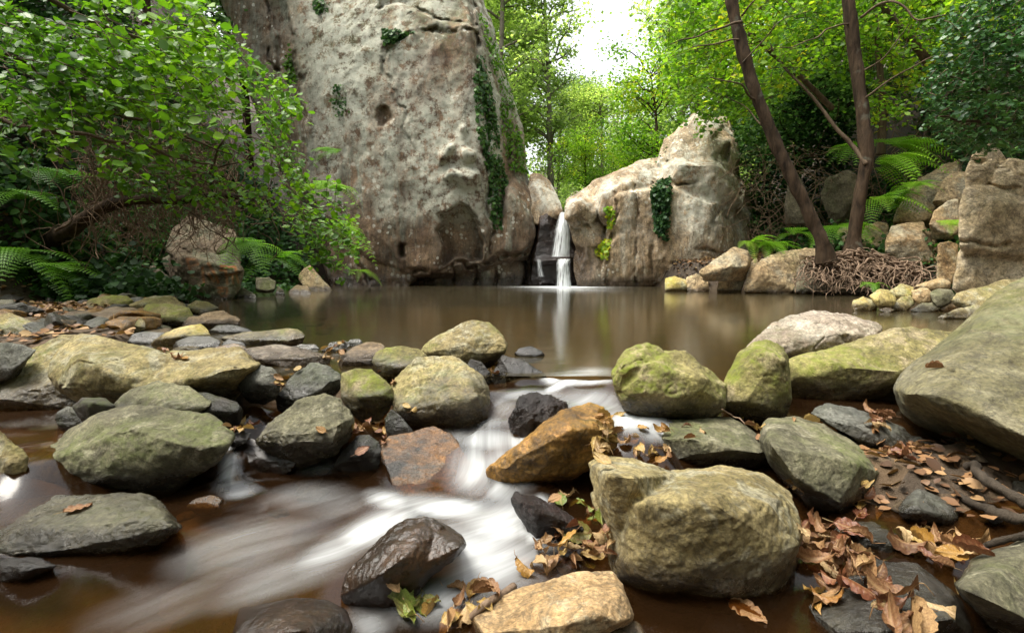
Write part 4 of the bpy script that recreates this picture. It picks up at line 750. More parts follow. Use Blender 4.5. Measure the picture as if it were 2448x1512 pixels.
for b_ in [(1400, 912, 70, 8, .7, -4), (1335, 922, 45, 9, .85, -28), (1320, 905, 22, 12, .8), (1420, 955, 110, 22, .36), (1270, 945, 80, 14, .55), (1200, 975, 50, 30, .35), (1180, 1010, 60, 20, .4), (1520, 1000, 70, 30, .9), (1480, 970, 90, 20, .35), (1600, 1030, 60, 25, .8),
           (1170, 1050, 90, 28, .75), (1240, 1050, 60, 26, .9), (1250, 1010, 60, 16, .6), (1210, 1110, 60, 60, .6), (1130, 1120, 50, 60, .75), (1200, 1170, 40, 40, .55), (1060, 1212, 110, 24, 1.05, 5), (940, 1200, 60, 22, .85, 12), (1190, 1250, 90, 60, .6), (1130, 1330, 160, 90, .5),
           (900, 1260, 110, 32, 1.0, -25), (800, 1318, 140, 38, .52, -30), (760, 1200, 120, 40, .26), (680, 1380, 200, 48, .27, -22), (600, 1300, 190, 80, .20, -20), (400, 1450, 240, 60, .14, -18), (1000, 1420, 120, 60, .45), (870, 1490, 60, 40, .4),
           (560, 1165, 40, 20, .9), (545, 1120, 22, 40, .9), (1275, 1255, 30, 40, 1.0), (1290, 1210, 20, 22, .9), (740, 1110, 60, 20, .3)]: blob(*b_)
fo = np.clip(fo*(.84+.34*streak+.13*str2+.22*blot)-.03, 0, .86)
rip = np.clip(fo, 0, 1)*.006*streak; v[:, 2] += rip
ny, nx = XX.shape; i = (np.arange(ny-1)[:, None]*nx+np.arange(nx-1)[None]).ravel()
stream = mkmesh('stream_water', v, np.stack([i, i+1, i+nx+1, i+nx], -1), water_mat('stream_water', (.55, .40, .21), .12, 'uv', .04, (1.6, 9, 1), silt=((.13, .06, .022), .06)), attrs={'foam': fo})
uvl = stream.data.uv_layers.new(name='UVMap'); li = np.empty(len(stream.data.loops), np.int32); stream.data.loops.foreach_get('vertex_index', li)
uvl.data.foreach_set('uv', np.stack([S, Tt], -1)[li].astype(np.float32).ravel()); tag(stream, kind='structure')
# falling water: curved sheets with silky streaks
def fall_mat(name):
    t = NT(name); uv = t.n('UVMap').outputs[0]
    n1 = t.noise(t.n('Mapping', {'Vector': uv, 'Scale': (16, .7, 1)}).outputs[0], 1.0, 4, .6)
    al = t.math('MULTIPLY', t.attr('foam'), t.mapr(n1, .34, .64, .12, 1.15), True)
    d = t.n('BsdfPrincipled', {'Base Color': (.84, .87, .88), 'Roughness': .45}); tl = t.n('BsdfTranslucent', {0: (.8, .85, .87)})
    d = t.n('MixShader', {0: .15, 1: d.outputs[0], 2: tl.outputs[0]})
    w = t.n('MixShader', {0: al, 1: t.n('BsdfTransparent').outputs[0], 2: d.outputs[0]}); t.put(t.out.inputs[0], w.outputs[0]); return t.m
FM = fall_mat('falling_water')
def fall(name, rows, Y0, bulge=.25, n=40, m=24, dens=1.0):
    # rows: (xl, xr, y, depth) photo pixels at real depth
    R_ = spline([(a[0], a[1], a[2], a[3]) for a in rows], n); v = []; fo = []; uv = []
    for k, (xl, xr, y, dep) in enumerate(R_):
        for j in range(m):
            u = j/(m-1); q = P(xl+(xr-xl)*u, y, dep-bulge*math.sin(math.pi*u)); v.append(q)
            fo.append(dens*min(1, max(0, math.sin(math.pi*u)**.8*1.35-.12*(1+math.sin(k*.9+u*9)*.5)))*(min(1, k/3+.5))); uv.append((u, k/n*3))
    i = (np.arange(n-1)[:, None]*m+np.arange(m-1)[None]).ravel()
    o = mkmesh(name, v, np.stack([i, i+1, i+m+1, i+m], -1), FM, attrs={'foam': fo})
    ul = o.data.uv_layers.new(name='UVMap'); li = np.empty(len(o.data.loops), np.int32); o.data.loops.foreach_get('vertex_index', li)
    ul.data.foreach_set('uv', np.array(uv)[li].astype(np.float32).ravel()); return o
def kk(xl, xr, y, d): a = cv('K', xl, y); b = cv('K', xr, y); return (a[0], b[0], a[1], d)
tag(fall('waterfall', [kk(490, 532, 822, 15.3), kk(470, 556, 880, 14.9), kk(450, 568, 960, 14.75), kk(435, 570, 1060, 14.7), kk(420, 570, 1145, 14.68)], 15, .2), kind='structure')
tag(fall('waterfall', [kk(470, 572, 1160, 14.62), kk(462, 566, 1200, 14.42), kk(462, 572, 1290, 14.4), kk(455, 585, 1392, 14.38)], 15, .2), kind='structure')
tag(fall('waterfall', [kk(320, 355, 1160, 14.6), kk(325, 365, 1230, 14.5), kk(330, 380, 1290, 14.45)], 15, .05, 20, 10, .35), kind='structure')
def smallfall(rows, dens=.8): return tag(fall('waterfall', rows, 2, .02, 24, 14, dens), kind='structure')
smallfall([(545, 592, 1062, 2.34), (530, 584, 1085, 2.30), (516, 576, 1120, 2.25), (512, 590, 1155, 2.20), (500, 620, 1180, 2.15)], .75)
# ------------------------------------------------------------------ foliage
def leaf_geo(kind='oval'):
    if kind == 'oval':
        v = np.array([[0, 0, 0], [.3, .30, .06], [.34, .68, .05], [0, 1, -.05], [-.34, .68, .05], [-.3, .30, .06]]); f = np.array([[0, 1, 2, 3], [0, 3, 4, 5]])
    elif kind == 'narrow':
        v = np.array([[0, 0, 0], [.13, .35, .03], [.12, .7, .02], [0, 1, -.06], [-.12, .7, .02], [-.13, .35, .03]]); f = np.array([[0, 1, 2, 3], [0, 3, 4, 5]])
    elif kind == 'ivy':
        v = np.array([[0, 0, 0], [.45, .15, .05], [.4, .6, .03], [0, 1, -.04], [-.4, .6, .03], [-.45, .15, .05]]); f = np.array([[0, 1, 2, 3], [0, 3, 4, 5]])
    else:
        v = np.array([[0, 0, 0], [.4, .5, .08], [0, 1, 0], [-.4, .5, .08]]); f = np.array([[0, 1, 2, 3]])
    return v, f
def leaves(pos, dirs, nrm, size, kind='oval'):
    """one leaf per row: base position, growth direction, surface normal, size"""
    L, fc = leaf_geo(kind); n = len(pos)
    d_ = dirs/(np.linalg.norm(dirs, axis=1)[:, None]+1e-9)
    s_ = np.cross(d_, nrm); s_ /= np.linalg.norm(s_, axis=1)[:, None]+1e-9; u_ = np.cross(s_, d_)
    v = pos[:, None]+size[:, None, None]*(L[None, :, 0, None]*s_[:, None]+L[None, :, 1, None]*d_[:, None]+L[None, :, 2, None]*u_[:, None])
    f = (np.arange(n)*len(L))[:, None, None]+fc[None]
    return v.reshape(-1, 3), f.reshape(-1, fc.shape[1]), len(L)
def rv(n, s=1.): return rs.normal(size=(n, 3))*s
def foliage(name, pos, size, mat, parent=None, kind='oval', droop=.3, up=1.0, tintbase=None, loc=None, szvar=.35, **kw):
    n = len(pos); d_ = rv(n); d_[:, 2] = d_[:, 2]*.4-droop; nr = rv(n, .55); nr[:, 2] += up; nr[:, 1] -= .45
    sz = size*(1+szvar*rs.uniform(-1, 1, n))
    v, f, k = leaves(pos, d_, nr, sz, kind)
    t_ = rs.uniform(0, 1, n)*.6+.2 if tintbase is None else np.clip(tintbase+rs.uniform(-.3, .3, n), 0, 1)
    if parent is not None and loc is None: v = v-np.array(parent.location)
    return mkmesh(name, v, f, mat, parent, loc=loc, smooth=False, attrs={'tint': np.repeat(t_, k)})
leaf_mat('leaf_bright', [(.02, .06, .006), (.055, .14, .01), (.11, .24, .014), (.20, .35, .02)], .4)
leaf_mat('leaf_yellow', [(.05, .13, .012), (.12, .25, .018), (.23, .38, .025), (.48, .44, .03)], .5)
leaf_mat('leaf_dark', [(.018, .05, .014), (.032, .085, .022), (.055, .13, .03), (.09, .18, .035)], .3, .5, .25)
leaf_mat('leaf_ivy', [(.012, .04, .012), (.025, .07, .02), (.05, .12, .025), (.09, .18, .03)], .25, .5, .25)
leaf_mat('leaf_holly', [(.012, .045, .012), (.025, .08, .02), (.05, .13, .03), (.10, .20, .05)], .2, .38, .4)
leaf_mat('leaf_far', [(.13, .20, .06), (.23, .33, .10), (.34, .45, .15), (.46, .53, .20)], .6)  # pale, desaturated leaf colours stand in for haze over the far wood
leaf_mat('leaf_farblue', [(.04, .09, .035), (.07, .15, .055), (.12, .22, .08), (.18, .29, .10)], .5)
leaf_mat('fern', [(.05, .13, .012), (.09, .22, .015), (.15, .33, .02), (.24, .42, .03)], .45)
leaf_mat('litter', [(.06, .03, .015), (.14, .07, .03), (.26, .14, .06), (.38, .26, .12)], .1, .6)
bark_mat('bark_dark', (.014, .009, .005), (.075, .048, .028)); bark_mat('bark_pale', (.10, .08, .06), (.24, .21, .17), .6)
bark_mat('twig', (.05, .032, .02), (.14, .10, .065)); bark_mat('root', (.08, .05, .032), (.27, .19, .13)); bark_mat('vine', (.10, .06, .035), (.24, .17, .11))
bark_mat('deadwood', (.02, .015, .01), (.07, .055, .04))
def wig(path, a, sc=1., s=0):
    path = np.array(path, float); return path+a*np.stack([fbm(path*sc+s, 3, 40), fbm(path*sc+9+s, 3, 41), fbm(path*sc+17+s, 3, 42)], -1)
def trunk_geo(pts, radii, seg=14, n=60, lump=.12, s=0):
    c = spline(pts, n); r = np.interp(np.linspace(0, 1, n), np.linspace(0, 1, len(radii)), radii); v, f = tube(c, r, seg)
    ax = np.vstack([np.repeat(c, seg, 0), c[:1], c[-1:]]); o = v-ax; rr = np.concatenate([np.repeat(r, seg), r[:1], r[-1:]])
    k = fbm(v/rr.mean()*np.array([.8, .8, .35])+s, 4, 44); v = ax+o*(1+lump*k)[:, None]; return v, f

# ---- distant wood behind the rocks: a few model trees, copied
def proto_tree(name, h, w, nleaf, lsize, mat, bark, leanx=0., shape=.5, sparse=False):
    root = empty('forest_tree', (0, 0, 0)); mb = MB()
    tr = [(0, 0, -.4), (leanx*.2, .05*h*.1, h*.35), (leanx*.6, 0, h*.7), (leanx, .1, h*.97)]
    v, f = trunk_geo(tr, [h*.018, h*.013, h*.008, h*.003], 8, 24, .08, rnd.random()*9); mb.add(v, f)
    c = spline(tr, 40); tips = []
    for k in range(34):
        u = rnd.uniform(.3, .98); b0 = c[int(u*39)]; a = rnd.uniform(0, 6.28); L = w*(1.05-.6*abs(u-shape)/max(shape, 1-shape))*rnd.uniform(.55, 1.05)
        p1 = b0+np.array([math.cos(a)*L*.5, math.sin(a)*L*.5, L*rnd.uniform(.1, .5)]); p2 = b0+np.array([math.cos(a)*L, math.sin(a)*L, L*rnd.uniform(.1, .8)])
        bp = wig(spline([b0, p1, p2], 8), .08*L, 1.5, k); v, f = tube(bp, np.linspace(h*.005, h*.0012, 8), 5); mb.add(v, f)
        for q in range(3):
            j = rnd.randint(3, 7); e = bp[j]+np.array([rnd.gauss(0, .3), rnd.gauss(0, .3), rnd.gauss(.15, .2)])*L*.6; tips.append((bp[j], e))
            v, f = tube(np.array([bp[j], (bp[j]+e)/2+[0, 0, .05*L], e]), np.array([h*.002, h*.0012, h*.0006]), 4); mb.add(v, f)
        tips.append((bp[3], bp[7]))
    tr_o = tubes_obj('trunk', mb, bark, root)
    ps = []; 
    tips_a = np.array([t_[0] for t_ in tips]); tips_b = np.array([t_[1] for t_ in tips]); k = rs.randint(0, len(tips), nleaf); u = rs.uniform(0, 1, nleaf)[:, None]**.7
    ctr = tips_a[k]*(1-u)+tips_b[k]*u; spread = w*(.10 if sparse else .17)
    pos = ctr+rv(nleaf, spread)*np.array([1, 1, .6]); tb = .35+.35*fbm(pos*.9, 2, 33)+.12*(pos[:, 2]/h)
    foliage('crown', pos, lsize, mat, root, 'rhomb', tintbase=tb, szvar=.5)
    return root
def copy_tree(o, parent=None):
    c = o.copy(); COL.objects.link(c)
    if parent is not None: c.parent = parent
    for ch in o.children: copy_tree(ch, c)
    return c
M = MATS
protos = [proto_tree('t', 8.5, 2.5, 9500, .115, M['leaf_far'], M['bark_pale'], .5), proto_tree('t', 10, 1.9, 8000, .11, M['leaf_far'], M['bark_pale'], -.4, .6, True),
          proto_tree('t', 7.5, 2.6, 9000, .12, M['leaf_farblue'], M['bark_dark'], .2), proto_tree('t', 6.0, 2.4, 8500, .10, M['leaf_yellow'], M['bark_dark'], .6, .6)]
used = [False]*4
def place_tree(pi, px, Y, sc, rz, label, sink=0., group=None):
    o = protos[pi] if not used[pi] else copy_tree(protos[pi]); used[pi] = True
    x = (px-1224)/F*(Y*cp); z = float(ground(np.array([x]), np.array([Y]))[0])-sink
    o.location = (x, Y, z); o.rotation_euler = (0, 0, rz); o.scale = (sc, sc, sc); tag(o, label, 'tree', group or 'trees of the wood behind the rocks'); return o
TL = [(1, 1318, 22, 1.0, .3, 'tall bare limbed tree with a pale trunk, nearest behind the small cliff-side boulder'),
      (3, 1575, 18.5, .95, 2.2, 'crooked dark stemmed tree standing just left of the pale rock peak'),
      (0, 1190, 21, 1.35, 1.1, 'dense green tree directly behind the cliff edge'),
      (0, 1440, 27, .88, 2., 'thin leafy tree in the middle of the gap below the white sky'),
      (1, 1475, 32, .85, 4., 'slender pale tree deep in the gap under the sky opening'),
      (0, 1610, 25, 1.25, 5., 'broad light green tree behind the pale rock peak'),
      (1, 1660, 21, 1.15, .9, 'straight grey stemmed tree behind the pale rock peak'),
      (0, 1255, 29, 1.35, 3.3, 'light green tree filling the left side of the sky gap'),
      (2, 1370, 36, 1.15, .2, 'hazy low tree at the far end of the valley'),
      (3, 1735, 20, 1.4, .5, 'yellow green tree behind the shoulder of the pale rock'),
      (0, 1110, 25, 1.5, 1.9, 'tree whose crown shows only at the upper edge of the cliff'),
      (2, 1560, 38, 1.0, 3.5, 'far rounded tree right of the sky gap'),
      (0, 1820, 24, 1.5, 4.4, 'tall light green tree behind the leaning dark trunk'),
      (3, 1900, 19, 1.5, 3., 'yellow leaved tree at the top of the right slope between the dark trunks'),
      (0, 2050, 22, 1.5, 2.6, 'green tree on the right slope behind the second dark trunk'),
      (2, 2250, 17, 1.3, 1.6, 'dark green tree above the glossy bush on the right slope'),
      (1, 1240, 40, 1.4, 2.9, 'thin distant tree at the left foot of the sky gap'), (0, 1660, 42, 1.5, 1.2, 'distant tree at the right foot of the sky gap'),
      (0, 1330, 30, .85, 5.2, 'light green tree showing low between the cliff edge and the bare limbed tree'), (0, 1410, 33, .8, 1.6, 'small distant tree low in the middle of the gap'), (3, 1500, 23, .6, 1.2, 'small bushy sapling above the rim of the pale rock mass'), (3, 1400, 19.5, .55, 4.2, 'small leafy sapling right above the waterfall')]
for k, (pi, px, Y, sc, rz, lb) in enumerate(TL): place_tree(pi, px, Y, sc, rz, lb)
# dense mass of undergrowth and far wood
def scatter(n, x0, x1, y0, y1, fn): x = rs.uniform(x0, x1, n); y = rs.uniform(y0, y1, n); return fn(x, y)
def under(x, y, h=1.4, amp=1.):
    g = ground(x, y); p = np.stack([x*.8, y*.8, 0*x], -1); top = np.clip(.55+.75*fbm(p, 3, 71), .05, 2)*h
    z = g+top*rs.uniform(0, 1, len(x))**.5*amp; return np.stack([x, y, z], -1)
pos = scatter(34000, -3, 8.5, 16.8, 24, under); o = foliage('undergrowth', pos, .10, M['leaf_far'], None, 'rhomb', tintbase=.35+.3*fbm(pos*.8, 3, 72)); tag(o, 'bright green bushes covering the valley floor above the waterfall', 'bushes', kind='stuff')
pos = scatter(34000, -16, 20, 34, 50, lambda x, y: under(x, y, 5.5)); o = foliage('far_wood', pos, .28, M['leaf_far'], None, 'rhomb', tintbase=.4+.3*fbm(pos*.3, 3, 73)); tag(o, 'pale misty wood closing the end of the valley', 'wood', kind='stuff')
# ---- left hillside ivy, dark depth
def hill_sample(n, x0, x1, y0, y1, h=.5):
    x = rs.uniform(x0, x1, n); y = rs.uniform(y0, y1, n); p = np.stack([x, y, ground(x, y)], -1)
    e = .05; nx_ = -(ground(x+e, y)-p[:, 2])/e; nrm = np.stack([nx_, -(ground(x, y+e)-p[:, 2])/e, np.ones(n)], -1); nrm /= np.linalg.norm(nrm, axis=1)[:, None]
    return p+nrm*(rs.uniform(0, 1, n)[:, None]**2*h*(.6+.8*np.clip(fbm(p*.9, 3, 74), -.6, 1))[:, None]), nrm
p1, _ = hill_sample(52000, -15, -5.4, 8.0, 15.5, .7)
o = foliage('hillside_ivy', p1, .11, M['leaf_dark'], None, 'ivy', tintbase=.35+.35*fbm(p1*.7, 3, 75)); tag(o, 'dark ivy and brambles covering the left hillside', 'ivy', kind='stuff')
p1, _ = hill_sample(52000, 7.2, 18, 9.5, 18, .7)
o = foliage('hillside_ivy', p1, .10, M['leaf_dark'], None, 'ivy', tintbase=.3+.4*fbm(p1*.7, 3, 76)); tag(o, 'dark ivy and scrub covering the right hillside', 'ivy', kind='stuff')
pos = np.stack([rs.uniform(3.6, 10.5, 40000), rs.uniform(15.2, 17.2, 40000), rs.uniform(.4, 6.2, 40000)], -1); pos = pos[(pos[:, 2] < 3.2+.55*(pos[:, 0]-4)+.8*fbm(pos*.8, 3, 79)) & (pos[:, 1] > 15.9-.5*fbm(pos*.9, 3, 78)-.25*(pos[:, 0] > 7))]
o = foliage('brambles', pos, .09, M['leaf_ivy'], None, 'ivy', tintbase=.45+.5*fbm(pos*.9, 3, 77)); tag(o, 'dark brambles and ivy wall between the pale rock and the right slope', 'brambles', kind='stuff')
mb = MB()
for k in range(380):
    x = rnd.uniform(6.4, 12.5); y = rnd.uniform(13.6, 15.6); z = float(ground(np.array([x]), np.array([y]))[0])+rnd.uniform(.3, 3.); l = rnd.uniform(.6, 1.8); a = rnd.uniform(-1.2, 1.2)
    v, f = tube(wig(spline([(x, y, z), (x+l*.4*math.sin(a), y-.2, z-.1*l), (x+l*math.sin(a), y-.3, z-l*.7*abs(math.cos(a)))], 8), .1, 2, k), rnd.uniform(.004, .01), 4, False); mb.add(v, f)
tag(tubes_obj('dry_brush', mb, M['vine']), 'dry brown twigs tangled on the dark right slope', 'brush', kind='stuff')
# woods high on both slopes (they shade the banks)
for k, (x, y, sc, lb) in enumerate([(-13, 12, 1.1, 'dark tree high on the left slope, outermost'), (-10.5, 15.5, 1.2, 'dark tree above the left slope behind the brambles'), (-15, 8, 1.2, 'dark tree at the upper left corner'), (-9.5, 19, 1.3, 'tree behind the left flank of the cliff'),
                                    (15, 11, 1.2, 'dark tree at the upper right corner'), (13.5, 15, 1.2, 'dark tree high on the right slope above the ferns'), (11, 17.5, 1.1, 'dark tree on the right slope behind the leaning limb'), (9, 16.5, .9, 'small dark tree in the shade behind the pale rock peak')]):
    o = copy_tree(protos[2]); o.location = (x, y, float(ground(np.array([x*1.]), np.array([y*1.]))[0])-.3); o.scale = (sc,)*3; o.rotation_euler = (0, 0, k*1.3); tag(o, lb, 'tree', 'dark trees on the slopes')

for k, (x, y) in enumerate([(-14, -6), (-8, -9), (-2, -11), (4, -10), (10, -8), (15, -3), (-16, 0), (16, 4), (-4, -16), (7, -16), (-12, -14), (-9.5, -3.5), (10.5, -2.5)]):  # unseen trees added behind the camera to block ambient light from the front
    o = copy_tree(protos[2]); o.location = (x*1.15, y*1.15-1, -.3); o.scale = (1.9,)*3; o.rotation_euler = (0, 0, k*1.7); tag(o, 'unseen dark tree added behind the viewer to block front light', 'tree', 'added light blocking trees behind the viewer')
a_ = rs.uniform(-1.9, 1.9, 26000); r_ = rs.uniform(6.5, 10, 26000); pos = np.stack([np.sin(a_)*r_*1.5, 1.5-np.cos(a_)*r_, rs.uniform(-.2, 6.5, 26000)], -1); pos = pos[pos[:, 1] < 1.5]  # unseen leaf ring added to stop horizon light passing under the crowns
o = foliage('light_block_thicket', pos, .34, M['leaf_dark'], None, 'rhomb'); tag(o, 'unseen dark thicket added behind the viewer to cut low front light', 'thicket', kind='stuff')
# ---- sprays: twigs with leaves hung along them, filling a photo region at real depths
def in_poly(x, y, poly):
    ins = False; n = len(poly); j = n-1
    for i in range(n):
        xi, yi = poly[i]; xj, yj = poly[j]
        if (yi > y) != (yj > y) and x < (xj-xi)*(y-yi)/(yj-yi)+xi: ins = not ins
        j = i
    return ins
def sprays(poly, n, Y0, Y1, L, nl, size, dirv, mb, wob=.35, dens=None):
    xs_ = [p[0] for p in poly]; ys_ = [p[1] for p in poly]; pos = []; c = 0; drs = []
    while c < n:
        x = rnd.uniform(min(xs_), max(xs_)); y = rnd.uniform(min(ys_), max(ys_))
        if not in_poly(x, y, poly): continue
        if dens and rnd.random() > dens(x, y): continue
        c += 1; Y = rnd.uniform(Y0, Y1); a = P(x, y, Y)
        d0 = np.array(dirv)+np.array([rnd.gauss(0, wob), rnd.gauss(0, wob), rnd.gauss(0, wob*.6)]); l = L*rnd.uniform(.6, 1.3)
        st = a-d0*l*.5; pts = np.array([st+d0*l*u+np.array([0, 0, .25*l*(u-u*u*1.6)]) for u in np.linspace(0, 1, 7)])
        v, f = tube(pts, np.linspace(.006, .0015, 7)*Y/6, 4); mb.add(v, f)
        for q in range(nl):
            u = rnd.uniform(.05, 1.)*6; i = min(int(u), 5); p = pts[i]*(1-u+i)+pts[i+1]*(u-i)
            pos.append(p+np.array([rnd.gauss(0, .05), rnd.gauss(0, .05), rnd.gauss(0, .03)])*Y/6); drs.append(d0)
    return np.array(pos), np.array(drs)
# left overhanging tree
LT = empty('overhanging_tree', P(120, 590, 8.2)); tag(LT, 'leafy green tree arching over the left shore with a bent dark limb', 'tree')
mb = MB()
lim = [P(60, 600, 9.2), P(150, 560, 8.6), P(240, 500, 8.2), P(320, 478, 8.0), P(430, 478, 7.9), P(530, 468, 7.8), P(640, 480, 7.7)]
v, f = trunk_geo(lim, [.16, .13, .10, .08, .06, .045, .02], 10, 50, .15); mb.add(v, f); tubes_obj('trunk', mb, M['bark_dark'], LT)
for pts, r in [([(-80, 250, 5.5), (120, 310, 5.6), (300, 350, 5.8), (520, 400, 6.2)], .03), ([(-60, 120, 5.4), (150, 200, 5.8), (400, 300, 6.3), (560, 380, 6.6)], .025), ([(0, -40, 5.), (180, 40, 5.4), (420, 120, 6.), (560, 200, 6.5)], .03),
               ([(490, 420, 7.4), (520, 370, 7.3), (535, 300, 7.2)], .025), ([(500, 415, 7.4), (580, 390, 7.2), (640, 360, 7.1)], .012), ([(140, 555, 8.), (170, 520, 8.), (115, 430, 8)], .02), ([(320, 478, 8), (350, 530, 7.8), (360, 565, 7.7)], .01),
               ([(430, 478, 7.9), (520, 560, 7.6), (560, 600, 7.4)], .012), ([(60, 555, 8.3), (200, 520, 8.1), (320, 500, 8)], .01), ([(640, 480, 7.7), (720, 540, 7.3), (800, 580, 7)], .012), ([(600, 470, 7.7), (700, 500, 7.3), (820, 500, 7)], .01)]:
    mb = MB(); pp = wig(spline([P(*q) for q in pts], 24), .10, 1.3, pts[0][0]); v, f = tube(pp, np.linspace(r, r*.35, 24), 6); mb.add(v, f); tubes_obj('branch', mb, M['twig'], LT)
mb = MB()
UP = [(-60, -60), (560, -60), (590, 90), (575, 150), (620, 250), (690, 330), (640, 400), (520, 420), (300, 420), (100, 470), (-60, 480)]
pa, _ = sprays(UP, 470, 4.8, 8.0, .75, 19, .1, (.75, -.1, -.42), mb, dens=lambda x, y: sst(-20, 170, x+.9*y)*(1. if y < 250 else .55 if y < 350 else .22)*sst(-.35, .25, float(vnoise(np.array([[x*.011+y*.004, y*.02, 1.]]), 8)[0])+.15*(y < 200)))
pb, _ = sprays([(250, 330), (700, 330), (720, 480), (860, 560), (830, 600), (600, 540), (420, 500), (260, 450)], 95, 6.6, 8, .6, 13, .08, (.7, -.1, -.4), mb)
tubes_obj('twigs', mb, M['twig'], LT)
far = sst(4.8, 8.0, pa[:, 1]); foliage('foliage', pa, .082, M['leaf_bright'], LT, 'oval', droop=.35, tintbase=.50-.45*far+.28*fbm(pa*1.2, 2, 81)+.28*sst(120, 420, proj(pa)[0]), szvar=.55)  # shade put into leaf tint: darker in depth and toward the left
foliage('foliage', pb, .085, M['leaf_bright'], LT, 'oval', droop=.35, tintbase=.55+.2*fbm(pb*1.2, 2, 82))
# maple like shoots beside the cliff
SH = empty('leafy_shrub', P(720, 620, 9)); tag(SH, 'bright green shrub with hanging shoots against the left flank of the cliff', 'shrub'); mb = MB()
pa, _ = sprays([(600, 190), (700, 190), (740, 300), (720, 380), (700, 420), (640, 330)], 46, 8.6, 10, .55, 12, .1, (.3, -.1, -.6), mb)
pb, _ = sprays([(690, 430), (800, 440), (860, 560), (820, 660), (760, 640), (700, 560)], 46, 8.2, 9.6, .5, 12, .1, (.4, -.1, -.5), mb)
tubes_obj('twigs', mb, M['twig'], SH); pa = np.vstack([pa, pb]); foliage('foliage', pa, .11, M['leaf_bright'], SH, 'oval', tintbase=.7+.2*fbm(pa, 2, 83))
# hanging dry vines
mb = MB()
for k in range(620):
    x = rnd.uniform(190, 560) if k % 4 else rnd.uniform(60, 700); y = rnd.uniform(250, 500); Y = rnd.uniform(7.9, 9.3); a = P(x, y, Y); l = rnd.uniform(.4, 1.1)
    pts = [a+np.array([rnd.gauss(0, .12)*u+.25*u*rnd.uniform(-1, 1), rnd.gauss(0, .06), -l*u+.1*rnd.gauss(0, 1)*(k % 3 == 0)]) for u in np.linspace(0, 1, 5)]
    v, f = tube(wig(spline(pts, 9), .07, 3, k), rnd.uniform(.003, .008), 4, False); mb.add(v, f)
tag(tubes_obj('hanging_vines', mb, M['vine']), 'tangle of dry brown vines hanging from the left bank', 'vines', kind='stuff')
# ---- ferns
def frond(base, d0, L, w, droop=.55):
    """curved midrib with paired leaflets, each leaflet a row of small blades"""
    d0 = np.array(d0, float); d0 /= np.linalg.norm(d0); sd = np.cross(d0, [0, 0, 1]); sd /= np.linalg.norm(sd)+1e-6
    us = np.linspace(0, 1, 22); rib = np.array([base+d0*L*u+np.array([0, 0, -droop*L*u*u]) for u in us]); V = []; Fc = []; n = 0
    tg_ = np.gradient(rib, axis=0); tg_ /= np.linalg.norm(tg_, axis=1)[:, None]
    for i in range(2, 22):
        u = us[i]; l = w*math.sin(math.pi*min(1, (u*.93+.07)))**.7*(1.15-u*.55)
        for s in (-1, 1):
            q = sd*s+tg_[i]*.35; q = q/np.linalg.norm(q); up = np.cross(q, tg_[i]); hw = L/22*.40; m = 5
            for j in range(m):
                a = rib[i]+q*l*j/m; b = rib[i]+q*l*(j+.95)/m; k_ = hw*(1.25-j/m)
                c0 = (a+b)/2
                V += [a, c0+tg_[i]*k_+np.array([0, 0, -.1*l*j/m]), b+np.array([0, 0, -.12*l*j/m]), c0-tg_[i]*k_+np.array([0, 0, -.1*l*j/m])]; Fc.append([n, n+1, n+2, n+3]); n += 4
    return np.array(V), np.array(Fc)
def fern(px, py, Y, L, n, label, spread=(0, 6.28), tint=.6, tilt=.5):
    r = empty('fern', P(px, py, Y)); tag(r, label, 'fern', 'ferns on the banks'); b = np.array(r.location)
    for k in range(n):
        a = rnd.uniform(*spread); d0 = (math.cos(a), math.sin(a)*.8-.25, rnd.uniform(.25, tilt+.4)); l = L*rnd.uniform(.7, 1.15)
        V, Fc = frond(b, d0, l, l*.25, rnd.uniform(.55, 1.)); part('frond', V, Fc, M['fern'], r, smooth=False, attrs={'tint': np.full(len(V), min(1, max(0, tint+rnd.uniform(-.2, .2))))})
